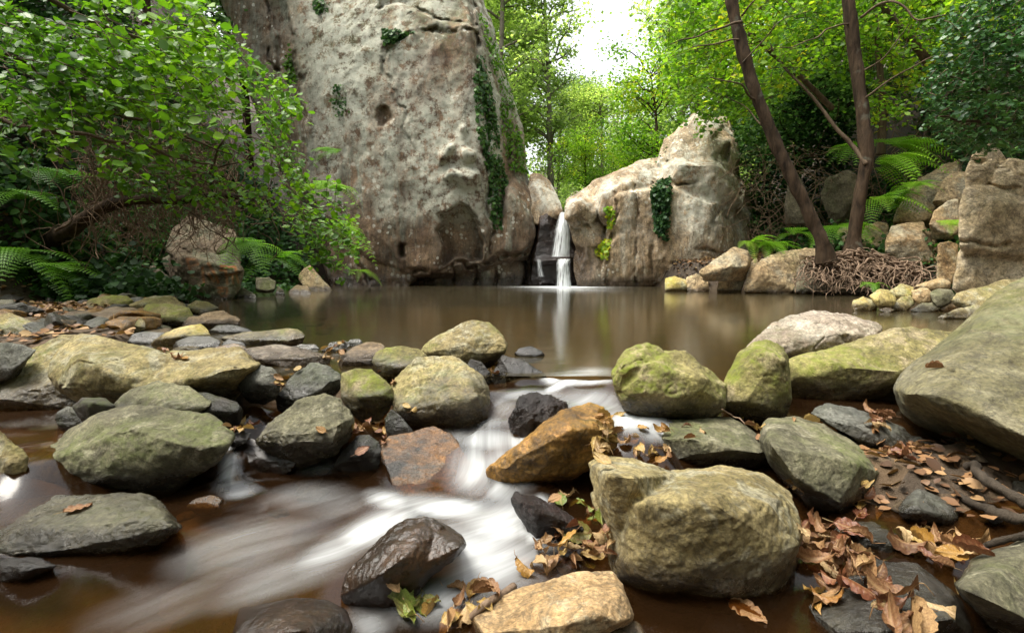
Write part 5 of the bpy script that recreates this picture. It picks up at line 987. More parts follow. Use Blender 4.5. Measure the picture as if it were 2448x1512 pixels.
for a in [(30, 610, 8.2, 1.1, 9, 'dim fern at the left picture edge, lowest on the bank', (-1.6, 1.), .4), (110, 660, 8.4, 1.1, 8, 'fern with its fronds reaching down to the left shore', (-2, .6), .45), (20, 480, 8.6, 1.2, 9, 'dark fern half way up the left picture edge', (-1.8, 1.), .3),
          (90, 430, 9, 1.2, 8, 'dark fern above the bent limb', (-2, 1), .25), (600, 590, 9.6, 1.1, 10, 'drooping fern right of the painted boulder', (-2.2, .6), .55), (660, 620, 9.8, .9, 8, 'green fern between the painted boulder and the cliff foot', (-2.2, .6), .55),
          (780, 455, 12.6, 1.1, 8, 'light green fern growing from the cliff side at mid height', (-2.2, .7), .85), (800, 545, 12, 1.2, 8, 'lime green fern hanging by the cliff side above the water', (-1.9, .3), .9), (865, 650, 13, .6, 5, 'tiny lime fern just above the waterline of the cliff', (-2.2, .4), .9),
          (800, 370, 13.2, .8, 5, 'small blue green fern on the cliff face', (-2.2, .3), .45),
          (1835, 590, 12.2, 1.0, 10, 'fern at the right foot of the pale rock mass', (-3, 0), .65), (1900, 560, 12.6, 1.0, 9, 'fern left of the leaning dark trunk', (-3, 0), .7), (1790, 580, 12, .8, 8, 'yellowing low fern next to the pale rock mass', (-3, 0), .9),
          (2000, 545, 12.4, 1.2, 9, 'fern between the two dark trunks', (-3, 0), .7), (2100, 400, 12.6, 1.5, 10, 'tall bright fern right of the second dark trunk', (-2.4, .8), .8), (2130, 350, 12.8, 1.5, 9, 'long fern fronds reaching up the right slope', (-1.2, 1.1), .85), (2090, 480, 12.2, 1.2, 9, 'bright fern low beside the second dark trunk', (-2.4, .8), .75),
          (2060, 350, 13, 1.2, 8, 'fern behind the second dark trunk', (-3.2, -.6), .55), (2270, 540, 9.4, .6, 6, 'small yellow green fern in the crack of the rock wall', (-3, 0), .95), (2085, 680, 9.6, .4, 6, 'tiny fern growing below the roots', (-3, 0), .6),
          (2180, 450, 12, .9, 7, 'small fern on the slope above the domed boulder', (-3, 0), .8)]: fern(*a, tilt=.6)
# ---- dark trunks on the right bank, with roots
TR = []
for lb, pts, rad in [('leaning dark trunked tree, left of the pair on the root mass', [(1975, 625, 10.6), (1958, 560, 10.6), (1900, 440, 10.7), (1842, 310, 10.8), (1790, 170, 10.9), (1752, 20, 11), (1730, -120, 11), (1722, -330, 11)], [.20, .13, .115, .115, .12, .115, .10, .08]),
                     ('upright wavy dark trunked tree, right of the pair on the root mass', [(2040, 605, 11.3), (2042, 560, 11.3), (2060, 440, 11.3), (2072, 370, 11.3), (2062, 270, 11.4), (2045, 140, 11.5), (2030, 10, 11.5), (2025, -120, 11.5), (2035, -330, 11.5)], [.22, .13, .115, .135, .125, .125, .125, .11, .08])]:
    r = empty('dark_trunked_tree', P(*pts[0])); tag(r, lb, 'tree'); mb = MB(); v, f = trunk_geo([P(*q) for q in pts], rad, 18, 110, .16, rnd.random()*9); mb.add(v, f); tubes_obj('trunk', mb, M['bark_dark'], r); TR.append(r)
def limb(par, pts, r0, r1, mat='twig', nm='branch', wa=.12):
    mb = MB(); pp = wig(spline([P(*q) for q in pts], 30), wa, .9, pts[0][0]); v, f = tube(pp, np.linspace(r0, r1, 30), 8); mb.add(v, f); tubes_obj(nm, mb, M[mat], par)
for q in [([(1765, 60, 10.9), (1700, 70, 10.8), (1600, 110, 10.6)], .03), ([(1770, 100, 10.9), (1690, 105, 11), (1640, 120, 11)], .02), ([(1800, 230, 10.8), (1760, 215, 10.5), (1700, 190, 10.3)], .025), ([(1850, 330, 10.8), (1800, 270, 11.4), (1700, 200, 12)], .02), ([(1760, 30, 11), (1820, -20, 10.6), (1900, 30, 10.4)], .02), ([(1780, 150, 10.9), (1850, 60, 10.4), (1930, 10, 10)], .015)]: limb(TR[0], q[0], q[1], q[1]*.3)
for q in [([(2045, 50, 11.5), (2100, 20, 11), (2200, 60, 10.5), (2300, 20, 10)], .03), ([(2035, 60, 11.5), (1960, 90, 11), (1830, 120, 10.6)], .02), ([(2060, 240, 11.4), (2150, 170, 11), (2300, 100, 10.4), (2400, 20, 10)], .02), ([(2050, 180, 11.4), (2120, 140, 11), (2170, 60, 10.6)], .02), ([(2060, 400, 11.3), (2010, 330, 11.6), (1930, 240, 12), (1830, 120, 12.4)], .055)]: limb(TR[1], q[0], q[1], q[1]*.35)
for lb, pts, r0 in [('thin grey tree behind the second dark trunk', [(2105, 370, 13.2), (2110, 250, 13.2), (2100, 120, 13.2), (2090, -100, 13.2)], .10), ('bare limb slanting down from the upper right onto the slope', [(2245, 190, 13), (2190, 110, 12.6), (2120, 30, 12.4), (2050, -90, 12.2)], .11), ('dark thin leaning tree against the right hillside', [(1990, 260, 13), (1920, 190, 12.8), (1860, 140, 12.6), (1790, 80, 12.4)], .07)]:
    r = empty('slender_tree', P(*pts[0])); tag(r, lb, 'tree'); mb = MB(); v, f = trunk_geo([P(*q) for q in pts], [r0, r0*.8, r0*.7, r0*.5], 10, 40, .12); mb.add(v, f); tubes_obj('trunk', mb, M['twig'], r)
# canopy of the pair
mb = MB()
pa, _ = sprays([(1590, -80), (2330, -80), (2300, 60), (2150, 130), (1990, 90), (1900, 200), (1800, 260), (1700, 300), (1640, 260), (1600, 160)], 420, 11.6, 15.5, 1.0, 30, .1, (-.5, -.1, -.3), mb, dens=lambda x, y: 1. if x < 1850 or y < 60 else .6)
tubes_obj('twigs', mb, M['twig'], TR[0]); h = len(pa)
foliage('crown', pa, .115, M['leaf_yellow'], TR[0], 'oval', tintbase=.46+.3*fbm(pa*.8, 3, 85))
mb = MB(); pa, _ = sprays([(1850, -80), (2480, -80), (2480, 40), (2300, 160), (2180, 260), (2100, 300), (2000, 180), (1860, 160)], 260, 11.8, 15, 1., 24, .1, (.3, -.1, -.35), mb)
tubes_obj('twigs', mb, M['twig'], TR[1]); foliage('crown', pa, .11, M['leaf_yellow'], TR[1], 'oval', tintbase=.5+.3*fbm(pa*.8, 3, 86))
# roots
BANK = []
for k in range(190):
    par = TR[k % 2]; bx_, by_ = (1975, 625) if k % 2 == 0 else (2045, 605)
    if k < 140:
        x0 = rnd.uniform(1925, 2215); y0 = rnd.uniform(620, 662) if x0 < 2130 else rnd.uniform(630, 665); x1 = x0+rnd.gauss(0, 40); y1 = rnd.uniform(660, 708)
        x1 = min(max(x1, 1900), 2250); Ys = np.interp(y0, [600, 700], [11., 10.3]); Ye = np.interp(y1, [600, 710], [10.9, 10.15])
        pts = [P(bx_+(x0-bx_)*.25, by_+8, 10.95), P(x0, y0, Ys), P((x0+x1)/2+rnd.gauss(0, 12), (y0+y1)/2+rnd.gauss(0, 6), (Ys+Ye)/2-.1), P(x1, y1, Ye)]
    else:
        x1 = rnd.uniform(1905, 2240); pts = [P(bx_, by_, 10.9), P((bx_+x1)/2, 628+rnd.gauss(0, 8), 10.8), P(x1, rnd.uniform(628, 690), 10.3+rnd.uniform(0, .5))]
    if k % 2: k0 = 1
    mb = MB(); n_ = 26; pp = wig(spline(pts, n_), .14, 2.2, k); v, f = tube(pp, np.linspace(rnd.uniform(.010, .034)*(1.4 if k % 7 == 0 else 1), rnd.uniform(.003, .008), n_), 6); mb.add(v, f); tubes_obj('root', mb, M['root'], par)
# soil body of the root mass
x = rs.uniform(1905, 2235, 5000)
# glossy bush on the right
HB = empty('glossy_bush', P(2420, 330, 8.5)); tag(HB, 'dark glossy leaved evergreen bush hanging over the rock wall at the upper right', 'bush'); mb = MB()
for pts in [[(2460, 330, 8.6), (2380, 230, 8.2), (2260, 180, 8)], [(2480, 250, 8.6), (2400, 120, 8.2), (2280, 40, 8)], [(2460, 330, 8.6), (2360, 300, 8.2), (2240, 290, 8)]]:
    v, f = tube(wig(spline([P(*q) for q in pts], 16), .1), np.linspace(.04, .012, 16), 6); mb.add(v, f)
pa, _ = sprays([(2500, -60), (2380, -60), (2290, 30), (2240, 140), (2200, 250), (2250, 330), (2300, 350), (2400, 350), (2500, 340)], 260, 7.2, 9, .5, 26, .07, (-.4, -.2, -.4), mb)
tubes_obj('stems', mb, M['twig'], HB); foliage('foliage', pa, .075, M['leaf_holly'], HB, 'oval', tintbase=.5+.3*fbm(pa, 2, 87))
# ivy strands on rocks: leaves laid on the surface found by looking along the line of sight
def bvh_all():
    vs = []; fs_ = []; n = 0; ids = []
    for k, (o, par) in enumerate(ROCKS):
        me = o.data; v = co_of(me)+np.array(o.location)+(np.array(par.location) if par is not None else 0)
        li = np.empty(len(me.polygons)*4, np.int32)
        if len(me.loops) == len(me.polygons)*4: me.loops.foreach_get('vertex_index', li); li = li.reshape(-1, 4)+n
        else: li = np.array([[i+n for i in p.vertices[:4]] for p in me.polygons])
        vs.append(v); fs_.append(li); ids.append(np.full(len(li), k)); n += len(v)
    return BVHTree.FromPolygons(np.vstack(vs).tolist(), np.vstack(fs_).tolist()), np.concatenate(ids)
BV, IDS = bvh_all()
def hit(px, py):
    r = ray(px, py); h = BV.ray_cast(Vector((0, 0, CAMZ)), Vector(r).normalized(), 60)
    return (np.array(h[0]), np.array(h[1]), IDS[h[2]]) if h[0] is not None else (None, None, None)
def ivy(label, c, poly, n, size, mat, tint=.5, name='climbing_ivy', off=.04, ymax=30):
    pl = [cv(c, *a) for a in poly]; xs_ = [a[0] for a in pl]; ys_ = [a[1] for a in pl]; pos = []; nr = []; k = 0; tr_ = 0
    while k < n and tr_ < n*12:
        tr_ += 1; x = rnd.uniform(min(xs_), max(xs_)); y = rnd.uniform(min(ys_), max(ys_))
        if not in_poly(x, y, pl): continue
        if _cl(x, y) < rnd.random()*.55-.05: continue
        p, nn_, _ = hit(x, y)
        if p is None or p[1] > ymax: continue
        pos.append(p+nn_*off*rnd.random()*2); nr.append(nn_); k += 1
    if not pos: return
    pos = np.array(pos); nr = np.array(nr)+rv(len(pos), .45); nr[:, 2] += .3; d_ = rv(len(pos), .6); d_[:, 2] -= .8
    v, f, kk_ = leaves(pos, d_, nr, size*rs.uniform(.6, 1.3, len(pos)), 'ivy'); loc = pos[np.argmin(pos[:, 2])]
    o = mkmesh(name, v, f, M[mat], None, smooth=False, loc=loc, attrs={'tint': np.repeat(np.clip(tint+rs.uniform(-.3, .3, len(pos)), 0, 1), kk_)}); tag(o, label, 'ivy')
def _cl(x, y): return .5+.5*float(vnoise(np.array([[x*.06, y*.045, 0.]]), 3)[0])
ivy('ivy curtain trailing down the right edge of the cliff', 'I', [(1180, 280), (1215, 270), (1260, 480), (1290, 700), (1330, 900), (1310, 1130), (1260, 1110), (1240, 900), (1190, 650), (1170, 400)], 1300, .10, 'leaf_ivy', .6)
ivy('bright ivy fringe along the outer right rim of the cliff', 'I', [(1180, 60), (1215, 90), (1290, 250), (1350, 420), (1380, 600), (1420, 760), (1440, 860), (1340, 830), (1300, 640), (1290, 430), (1240, 250)], 900, .09, 'leaf_bright', .55)
ivy('dark ivy strip hanging down the middle of the pale rock mass', 'K', [(1190, 640), (1230, 600), (1300, 570), (1290, 640), (1275, 720), (1265, 900), (1270, 980), (1235, 1020), (1185, 950), (1165, 800), (1140, 680)], 1500, .09, 'leaf_ivy', .3, off=.08)
ivy('yellow green creeper tuft low on the pale rock beside the fall', 'K', [(790, 1030), (850, 1010), (860, 1060), (830, 1160), (780, 1150), (730, 1120)], 170, .10, 'leaf_yellow', .8)
ivy('small yellow creeper tuft at mid height on the pale rock', 'K', [(800, 790), (880, 780), (885, 850), (870, 930), (840, 920), (830, 840)], 120, .09, 'leaf_yellow', .65)
ivy('dark green tuft growing in the high crack of the cliff', 'I', [(720, 140), (800, 150), (880, 160), (830, 190), (770, 210), (730, 220)], 320, .09, 'leaf_ivy', .5)
ivy('thin ivy strand on the left flank of the cliff', 'I', [(235, 300), (275, 220), (280, 300), (300, 400), (250, 420)], 140, .10, 'leaf_bright', .5)
ivy('sparse ivy on the pale mid face of the cliff', 'I', [(480, 420), (530, 420), (560, 560), (500, 580), (470, 500)], 90, .08, 'leaf_ivy', .6)
ivy('leafy fringe at the very top of the cliff', 'I', [(380, 0), (460, 0), (480, 60), (400, 70)], 110, .1, 'leaf_ivy', .6)
ivy('ivy on the shaded right shoulder of the pale rock', 'K', [(1870, 680), (1930, 700), (1960, 800), (1900, 880), (1860, 850)], 160, .1, 'leaf_ivy', .4)
# ------------------------------------------------------------------ fallen leaves and sticks in the foreground
def dead_leaf_mat(name, cols, rough=.55):
    t = NT(name); c = t.n('TexCoord').outputs['Object']; r = t.n('ObjectInfo').outputs['Random']
    rp = t.n('ValToRGB', {0: r}); e = rp.color_ramp.elements
    while len(e) < len(cols): e.new(.5)
    for i, q in enumerate(cols): e[i].position = i/(len(cols)-1); e[i].color = q+(1,)
    n1 = t.noise(t.n('VectorMath', {0: c, 1: t.math('MULTIPLY', r, 21.)}, operation='ADD').outputs[0], 26, 5, .65)
    col = t.mix(t.ramp(n1, .38, .68), rp.outputs[0], t.mix(1., rp.outputs[0], (.42, .34, .3), 'MULTIPLY'))
    vein = t.attr('vein'); col = t.mix(t.math('MULTIPLY', vein, .45), col, (.42, .28, .13))
    b = t.n('Bump', {'Strength': .5, 'Distance': .004, 'Height': t.math('ADD', vein, n1)})
    p = t.n('BsdfPrincipled', {'Base Color': col, 'Roughness': rough, 'Normal': b, 'Specular IOR Level': .5}); tl = t.n('BsdfTranslucent', {0: col})
    t.put(t.out.inputs[0], t.n('MixShader', {0: .18, 1: p.outputs[0], 2: tl.outputs[0]}).outputs[0]); return t.m
DL = {'brown': dead_leaf_mat('dead_leaf_brown', [(.14, .06, .022), (.28, .14, .055), (.40, .24, .10), (.52, .38, .19)]),
      'red': dead_leaf_mat('dead_leaf_red', [(.13, .04, .02), (.22, .08, .035), (.28, .14, .07)], .35),
      'gold': dead_leaf_mat('dead_leaf_gold', [(.30, .14, .03), (.42, .24, .05), (.50, .36, .12), (.22, .12, .05)], .35),
      'green': dead_leaf_mat('dead_leaf_green', [(.12, .18, .03), (.20, .26, .04), (.22, .20, .05)], .35)}
def leaf_proto(curl, fold, twist, asp, tooth, seed):
    r_ = random.Random(seed); nu, nv = 15, 9; V = []; ve = []
    for i in range(nu):
        u = i/(nu-1); w = asp*.5*math.sin(math.pi*u**.8)**.75*(1-.15*u)+.004
        if i % 2: w *= 1-tooth
        for j in range(nv):
            s = (j/(nv-1)*2-1); x = s*w; y = u
            z = abs(s)**1.3*w*fold+curl*(u-.5)**2*.9+.035*math.sin(u*22-abs(s)*6)*abs(s)+twist*s*(u-.4)*.5+.05*math.sin(s*4+seed)*u
            x *= 1-.25*abs(fold)*abs(s); V.append((x, y-.5, z)); ve.append(max(0, 1-abs(s)*14))
            if abs(((u*7-abs(s)*.9) % 1)-.5) < .09 and abs(s) < .9: ve[-1] = max(ve[-1], .6)
    i = (np.arange(nu-1)[:, None]*nv+np.arange(nv-1)[None]).ravel(); return np.array(V), np.stack([i, i+1, i+nv+1, i+nv], -1), ve
LP = []
for a in [(.5, .5, .3, .62, .1, 1), (-.7, .9, -.3, .55, .12, 2), (1.1, -.5, .6, .7, .06, 3), (.2, 1.5, .2, .6, .1, 4), (-.3, -.8, -.8, .75, .14, 5), (1.4, .7, .9, .5, .08, 6), (.1, .25, .1, .72, .1, 7), (-1.2, .3, .4, .66, .12, 8)]:
    V, Fq, ve = leaf_proto(*a); sk = spline([(0, -.5, a[0]*.225), (.02, -.62, a[0]*.2+.02), (.06*a[2], -.8, .05)], 6); sv, sf = tube(sk, np.linspace(.014, .009, 6), 5)
    LP.append((V, Fq, ve, sv, sf))
MESH = {}
def get_meshes(k, mk):
    if (k, mk) not in MESH:
        V, Fq, ve, sv, sf = LP[k]; o = mkmesh('fallen_leaf', V, Fq, DL[mk], attrs={'vein': ve}); s = mkmesh('stalk', sv, fixtri(sf), DL['brown'], o, attrs={'vein': np.zeros(len(sv))})
        MESH[(k, mk)] = (o, s, [False])
    return MESH[(k, mk)]
def surf(px, py):
    p, n_, _ = hit(px, py); g = None
    for z in (-.33, -.3, -.25, -.2, -.15, -.1, -.05, 0):
        q = G(px, py, z)
        if q[1] < 3.0 and abs(float(zstream(q[0], q[1]))-z) < .03: g = q; break
    if g is None: q = G(px, py, zground(py)); g = q
    if p is None or g[1] < p[1]: return g, np.array([0, 0, 1.])
    return p, n_
def put_leaf(px, py, size, mk, label, group=None, lift=0., k=None, yaw=None, tilt=.45, stem=True, pitch=0.):
    p, n_ = surf(px, py); k = rnd.randrange(8) if k is None else k; o0, s0, us = get_meshes(k, mk)
    if not us[0]: o, s = o0, s0; us[0] = True
    else:
        o = o0.copy(); COL.objects.link(o)
        if stem: s = s0.copy(); COL.objects.link(s); s.parent = o
    n_ = n_/np.linalg.norm(n_); n_ = n_*.5+np.array([0, 0, .5])+np.array([rnd.gauss(0, tilt), rnd.gauss(0, tilt)-pitch, 0])*.6
    nrm = Vector(n_).normalized(); a = rnd.uniform(0, 6.28) if yaw is None else yaw; fw = Vector((math.cos(a), math.sin(a), 0)); fw = (fw-nrm*fw.dot(nrm)).normalized(); sd = fw.cross(nrm)
    Mx = Matrix((sd, fw, nrm)).transposed().to_4x4(); o.matrix_world = Matrix.Translation(Vector(p)+Vector((0, 0, .008+lift)))@Mx@Matrix.Scale(size, 4); tag(o, label, 'leaf', group); return o
def pile(c, poly, n, size, mks, label, group, layers=.05, tilt=.5):
    pl = [cv(c, *a) for a in poly]; xs_ = [a[0] for a in pl]; ys_ = [a[1] for a in pl]; k = 0
    while k < n:
        x = rnd.uniform(min(xs_), max(xs_)); y = rnd.uniform(min(ys_), max(ys_))
        if not in_poly(x, y, pl): continue
        put_leaf(x, y, size*rnd.uniform(.55, 1.1), rnd.choice(mks), label, group, layers*k/n, tilt=tilt); k += 1
pile('G', [(830, 800), (1020, 790), (1250, 900), (1400, 1010), (1380, 1150), (1500, 1230), (1540, 1400), (1400, 1350), (1200, 1200), (1120, 1250), (1000, 1200), (880, 1050), (800, 950)], 40, .105, ['brown', 'brown', 'red'], 'dry brown leaf in the big curled pile right of the great rounded boulder', 'large leaf pile, bottom right', .07, .6)
pile('G', [(960, 1150), (1120, 1200), (1140, 1330), (1060, 1360), (980, 1280)], 5, .10, ['gold', 'brown'], 'pale leaf hanging off the lower left of the large leaf pile', 'leaves hanging below the pile', .02, .8)
pile('G', [(1400, 1250), (1560, 1290), (1760, 1400), (1850, 1512), (1450, 1520)], 9, .11, ['brown', 'red'], 'broad brown leaf on the blue grey slab at the bottom edge', 'leaves at the bottom edge', .02, .3)
pile('G', [(1540, 950), (1750, 780), (1900, 850), (2050, 920), (2150, 950), (2080, 1100), (1940, 1130), (1720, 1050)], 22, .10, ['brown', 'brown', 'gold', 'red'], 'curled tan leaf in the cluster between the blue grey stones and the corner boulder', 'leaf cluster at the right', .05, .55)
pile('G', [(1380, 240), (1560, 260), (1740, 290), (1850, 360), (1780, 500), (1620, 520), (1540, 460), (1470, 380)], 22, .09, ['brown', 'red'], 'reddish brown leaf in the heap right of the domed boulder', 'leaf heap beside the domed boulder', .05, .5)
pile('G', [(1270, 540), (1330, 500), (1430, 560), (1440, 680), (1560, 720), (1300, 740)], 9, .08, ['red', 'gold'], 'wet red brown leaf in the trickle below the domed boulder', 'wet leaves in the trickle', .02)
pile('D', [(1260, 1080), (1400, 1010), (1550, 980), (1650, 1080), (1700, 1180), (1600, 1150), (1420, 1130)], 13, .085, ['brown', 'brown', 'red'], 'brown leaf on the low dark slab beside the overhang', 'leaves on the low dark slab', .03, .4)
pile('D', [(330, 960), (420, 1000), (520, 1070), (640, 1120), (620, 1190), (560, 1150), (400, 1020)], 9, .06, ['brown', 'gold'], 'brown leaf in the crevice under the twin humped and upright boulders', 'leaves in the crevice', .02)
pile('G', [(740, 470), (800, 440), (900, 520), (980, 600), (920, 610), (800, 520)], 6, .09, ['gold', 'brown'], 'leaf wedged between the great boulder and the domed boulder', 'leaves wedged between boulders', .02)
pile('F', [(1400, 1130), (1560, 950), (1700, 860), (1850, 880), (2060, 850), (2110, 950), (2070, 1060), (1900, 1090), (1760, 1110), (1500, 1200)], 36, .08, ['brown', 'red', 'brown', 'gold'], 'wet brown leaf in the dam of leaves left of the great rounded boulder', 'leaf dam by the orange tan block', .06, .7)
pile('F', [(1620, 620), (1800, 560), (1900, 640), (2010, 760), (1900, 800), (1800, 720)], 11, .075, ['brown', 'red', 'green'], 'brown wet leaf above the large green leaf', 'wet leaves above the green leaf', .03, .5)
pile('F', [(1890, 200), (2000, 60), (2100, 50), (2120, 180), (2250, 120), (2400, 130), (2440, 350), (2420, 420), (2300, 330), (2100, 300), (2010, 280), (2000, 440), (1930, 440)], 44, .075, ['gold', 'gold', 'brown'], 'golden brown leaf in the heap right of the orange tilted boulder', 'golden leaf heap', .06, .7)
pile('F', [(880, 1400), (960, 1230), (1100, 1230), (1250, 1270), (1120, 1400), (1060, 1500), (900, 1500)], 13, .085, ['brown', 'gold', 'brown'], 'pale wet leaf beside the stick at the bottom edge', 'wet leaves by the stick', .03, .4)
pile('F', [(620, 1240), (780, 1250), (860, 1340), (700, 1460), (560, 1490)], 8, .085, ['gold', 'green', 'green'], 'orange green leaf caught below the hooked boulder', 'leaves below the hooked boulder', .03, .5)
pile('B', [(460, 1060), (520, 920), (650, 880), (760, 900), (800, 980), (740, 1050), (680, 960), (560, 970), (500, 1040)], 18, .06, ['red', 'gold', 'brown'], 'reddish leaf in the nest between the centre boulders', 'leaves between the centre boulders', .03, .6)
pile('B', [(330, 370), (440, 330), (500, 360), (450, 460), (380, 470), (300, 460)], 16, .06, ['gold', 'gold', 'brown'], 'yellow leaf in the nook beside the dark brown faceted rock', 'yellow leaves at the pool edge', .03, .6)
pile('A', [(1890, 820), (1930, 700), (2040, 640), (2060, 670), (1960, 760)], 9, .06, ['gold', 'brown'], 'yellowish leaf right of the ball shaped stone', 'leaves beside the ball shaped stone', .02)
pile('A', [(1470, 980), (1560, 1000), (1780, 1040), (1760, 1100), (1560, 1110)], 11, .06, ['brown', 'gold', 'red'], 'brown leaf above the small side cascade', 'leaves above the side cascade', .02)
pile('A', [(1080, 500), (1180, 510), (1200, 570), (1290, 590), (1150, 550)], 7, .06, ['brown', 'red'], 'brown leaf in the dip behind the notched boulder', 'leaves behind the notched boulder', .01)
pile('B', [(1470, 480), (1520, 480), (1530, 560), (1480, 540)], 5, .05, ['red', 'brown'], 'red brown leaf behind the wet slanting slab', 'leaves near the stream lip', .01)
pile('A', [(540, 380), (600, 370), (800, 400), (860, 430), (790, 450), (640, 400)], 12, .07, ['brown', 'red'], 'brown leaf on the shore behind the notched boulder, left end', 'leaves on the left shore rocks', .01)
pile('B', [(690, 500), (760, 560), (830, 600), (800, 640), (740, 560)], 5, .05, ['brown'], 'small leaf between the two green rounded stones', 'leaves between the green stones', .01)
for a in [('E', 540, 665, .085, 'brown', 'single curled orange brown leaf lying alone on the flat bottom left slab', 6), ('D', 115, 1097, .05, 'brown', 'tiny brown leaf at the back of the flat grey slab', 1), ('D', 228, 1128, .05, 'brown', 'tiny tan leaf in the middle of the flat grey slab', 4), ('D', 140, 1185, .05, 'brown', 'tiny leaf at the front of the flat grey slab', 3),
          ('B', 905, 772, .05, 'gold', 'small orange leaf on the left front of the largest centre boulder', 6), ('B', 965, 780, .065, 'gold', 'small heart shaped orange leaf on the front of the largest centre boulder', 4), ('A', 2215, 1072, .05, 'gold', 'small yellow leaf on the broad fissured boulder', 6), ('B', 600, 1080, .07, 'red', 'brown leaf stuck on the black rounded stone', 6),
          ('G', 540, 1385, .115, 'brown', 'single striped leaf floating on the dark water at the bottom', 6), ('F', 1790, 830, .12, 'green', 'large veined green leaf hanging over the black rock', 6), ('F', 1820, 620, .08, 'green', 'yellow green leaf under the great rounded boulder', 7), ('F', 1895, 1060, .05, 'green', 'small green leaf on the leaf dam', 6),
          ('F', 1950, 740, .10, 'brown', 'olive brown leaf standing against the great rounded boulder', 6), ('D', 980, 1065, .07, 'gold', 'yellow striped leaf at the back of the domed boulder', 3), ('D', 1830, 700, .07, 'brown', 'curled leaf stuck in the crack of the overhanging boulder', 3), ('D', 860, 1052, .04, 'brown', 'tiny leaf on the rim of the domed boulder', 1),
          ('G', 1830, 1330, .085, 'brown', 'lobed orange leaf alone on the right part of the blue grey slab', 4), ('G', 1715, 750, .09, 'red', 'smooth red leaf between the two wet grey stones', 6), ('G', 1985, 1230, .07, 'gold', 'narrow pale leaf hanging at the corner boulder', 3), ('F', 540, 1190, .06, 'brown', 'silver wet leaf on the hooked boulder', 6), ('A', 1270, 575, .06, 'gold', 'pale leaf resting on the rim of the notched boulder', 6)]:
    x, y = cv(a[0], a[1], a[2]); put_leaf(x, y, a[3], a[4], a[5], None, 0, a[6], tilt=.12)
def stick(name, label, pts, r0, r1, mat, lift=.015, w=.01, cat='stick'):
    q = []
    for px, py in pts: p, n_ = surf(px, py); q.append(p+n_*lift)
    pp = wig(spline(q, 26), w, 9, pts[0][0]); v, f = tube(pp, np.linspace(r0, r1, 26), 8); mb = MB(); mb.add(v, f); o = tubes_obj(name, mb, M[mat], loc=pp[0]); tag(o, label, cat); return o
stick('stick', 'short broken brown stick leaning on the orange tan block', [cv('F', 1075, 1440), cv('F', 1220, 1320), cv('F', 1370, 1215)], .010, .012, 'root', .012, .002)
stick('twig', 'thin reddish twig lying between the twin humped boulder and the flat slab', [cv('D', 340, 970), cv('D', 430, 1040), cv('D', 520, 1100)], .004, .003, 'root')
def branch(label, pts, r0, r1, mat='deadwood', w=.02):
    pp = wig(spline([P(*q) for q in pts], 40), w, 6, pts[0][0]); v, f = trunk_geo(pp[::4], [r0, (r0+r1)/2, r1], 10, 60, .25, 3); mb = MB(); mb.add(v, f); o = tubes_obj('dead_branch', mb, M[mat], loc=pp[0]); tag(o, label, 'branch')
def g3(x, y, Y): a = cv('G', x, y); return (a[0], a[1], Y*.88)
branch('upper dead mossy branch under the overhanging boulder', [g3(2060, 370, 2.15), g3(2140, 360, 2.1), g3(2200, 440, 2.0), g3(2330, 560, 1.9), g3(2500, 640, 1.85), g3(2700, 700, 1.8)], .015, .02)
branch('lower thick dead branch behind the corner boulder', [g3(1980, 560, 2.1), g3(2150, 640, 2.0), g3(2300, 700, 1.9), g3(2500, 740, 1.85), g3(2700, 760, 1.8)], .013, .022)
branch('thin dead branch just above the corner boulder', [g3(2090, 880, 1.75), g3(2200, 850, 1.72), g3(2350, 830, 1.7), g3(2500, 790, 1.7)], .008, .012)
# litter on both shores, too many to count
def litter(x0, x1, y0, y1, n, size, label, zmin=0.):
    x = rs.uniform(x0, x1, n); y = rs.uniform(y0, y1, n); z = ground(x, y); m = (z > zmin); x, y, z = x[m], y[m], z[m]; n = len(x)
    v, f, k = leaves(np.stack([x, y, z+.015+rs.uniform(0, .03, n)], -1), rv(n)*np.array([1, 1, .15]), rv(n, .35)+[0, 0, 1.], size*rs.uniform(.6, 1.3, n), 'oval')
    tag(mkmesh('leaf_litter', v, f, M['litter'], None, smooth=False, attrs={'tint': np.repeat(rs.uniform(0, 1, n), k)}), label, 'leaf litter', kind='stuff')
litter(-8.5, -2.6, 3.4, 11, 9000, .07, 'brown leaf litter on the left shore'); litter(4.5, 10, 9, 14.5, 9000, .08, 'brown leaf litter on the right bank around the roots')
x_ = rs.uniform(1.1, 2.7, 900); y_ = rs.uniform(1.4, 2.6, 900); m_ = ground(x_, y_) > zstream(x_, y_)-.02; x_, y_ = x_[m_], y_[m_]
v, f, k = leaves(np.stack([x_, y_, np.maximum(ground(x_, y_), zstream(x_, y_))+.01+rs.uniform(0, .02, len(x_))], -1), rv(len(x_))*np.array([1, 1, .15]), rv(len(x_), .4)+[0, 0, 1.], .055*rs.uniform(.5, 1.3, len(x_)), 'oval')
tag(mkmesh('leaf_litter', v, f, M['litter'], None, smooth=False, attrs={'tint': np.repeat(rs.uniform(0, .8, len(x_)), k)}), 'dark rotting leaves on the mud below the overhanging boulder', 'leaf litter', kind='stuff')
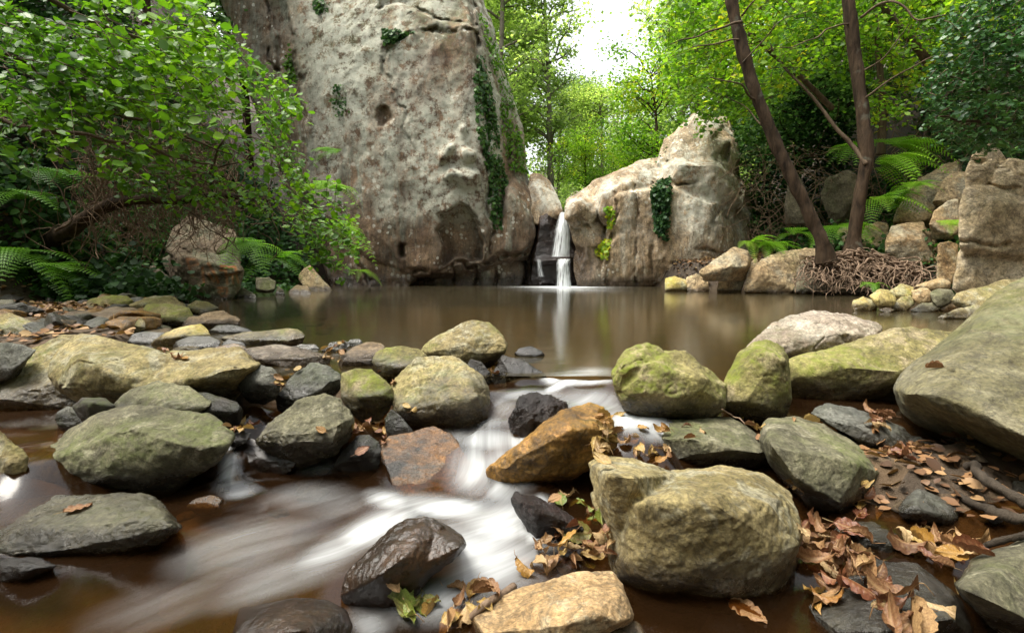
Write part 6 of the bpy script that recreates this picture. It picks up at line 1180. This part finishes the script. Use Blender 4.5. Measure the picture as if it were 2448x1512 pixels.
# filler stones between the big rocks (bed of the stream and shores)
def pebble_proto(seed, mat):
    r_ = random.Random(seed); ps = [np.array([r_.gauss(0, 1), r_.gauss(0, 1), r_.gauss(0, 1)]) for _ in range(16)]; ps = [q/np.linalg.norm(q)*np.array([.55, .4, .2])*r_.uniform(.7, 1.15) for q in ps]
    me = remesh(build_hulls([ps]), .03, 2); v = co_of(me); n_ = no_of(me); v += n_*(.03*fbm(v*4+seed, 3, seed))[:, None]; me.vertices.foreach_set('co', v.astype(np.float32).ravel())
    for k_, a in (('moss', np.clip(fbm(v*2+seed, 2, 4)+.2, 0, 1)*.5), ('lichen', 0*v[:, 0]), ('wet', np.full(len(v), .5))):
        x_ = me.attributes.new(k_, 'FLOAT', 'POINT'); x_.data.foreach_set('value', a.astype(np.float32))
    me.materials.clear(); me.materials.append(M[mat]); me.polygons.foreach_set('use_smooth', np.ones(len(me.polygons), bool)); return me
PM = [pebble_proto(s, m) for s, m in ((1, 'dark'), (2, 'slate'), (3, 'brownwood'), (4, 'dark'), (5, 'grey'), (6, 'rust'))]
def pebbles(n, region, size, label, group, zf):
    k = 0
    while k < n:
        px = rnd.uniform(region[0], region[2]); py = rnd.uniform(region[1], region[3]); q = G(px, py, zf); z = float(ground(np.array([q[0]]), np.array([q[1]]))[0])
        o = bpy.data.objects.new('stone', rnd.choice(PM)); COL.objects.link(o); s = size*rnd.uniform(.5, 1.3); o.location = (q[0], q[1], z+s*.12); o.scale = (s, s, s); o.rotation_euler = (rnd.uniform(-.3, .3), rnd.uniform(-.3, .3), rnd.uniform(0, 6.28)); tag(o, label, 'stone', group); k += 1
pebbles(60, (0, 700, 480, 800), .42, 'small dark stone strewn among leaf litter on the left shore', 'small stones on the left shore', .03)
pebbles(34, (560, 830, 1150, 1000), .14, 'small dark stone filling the gaps between the centre left boulders', 'stones between the centre left boulders', -.08)
pebbles(26, (1950, 950, 2440, 1300), .13, 'small dark stone in the leafy gap below the overhanging boulder', 'stones below the overhang', -.25)
pebbles(20, (1500, 930, 2000, 1120), .13, 'small dark stone in the crevices behind the flat grey slab', 'stones behind the flat slab', -.18)
pebbles(16, (150, 1140, 560, 1200), .16, 'small dark wet stone in the shadow under the mossy grey boulder', 'stones under the mossy boulder', -.31)
pebbles(20, (480, 960, 760, 1080), .13, 'small dark wet stone between the slate slabs left of centre', 'stones left of centre', -.12)
pebbles(26, (380, 690, 800, 715), .35, 'small dark stone along the far left waterline', 'stones along the left waterline', .0)
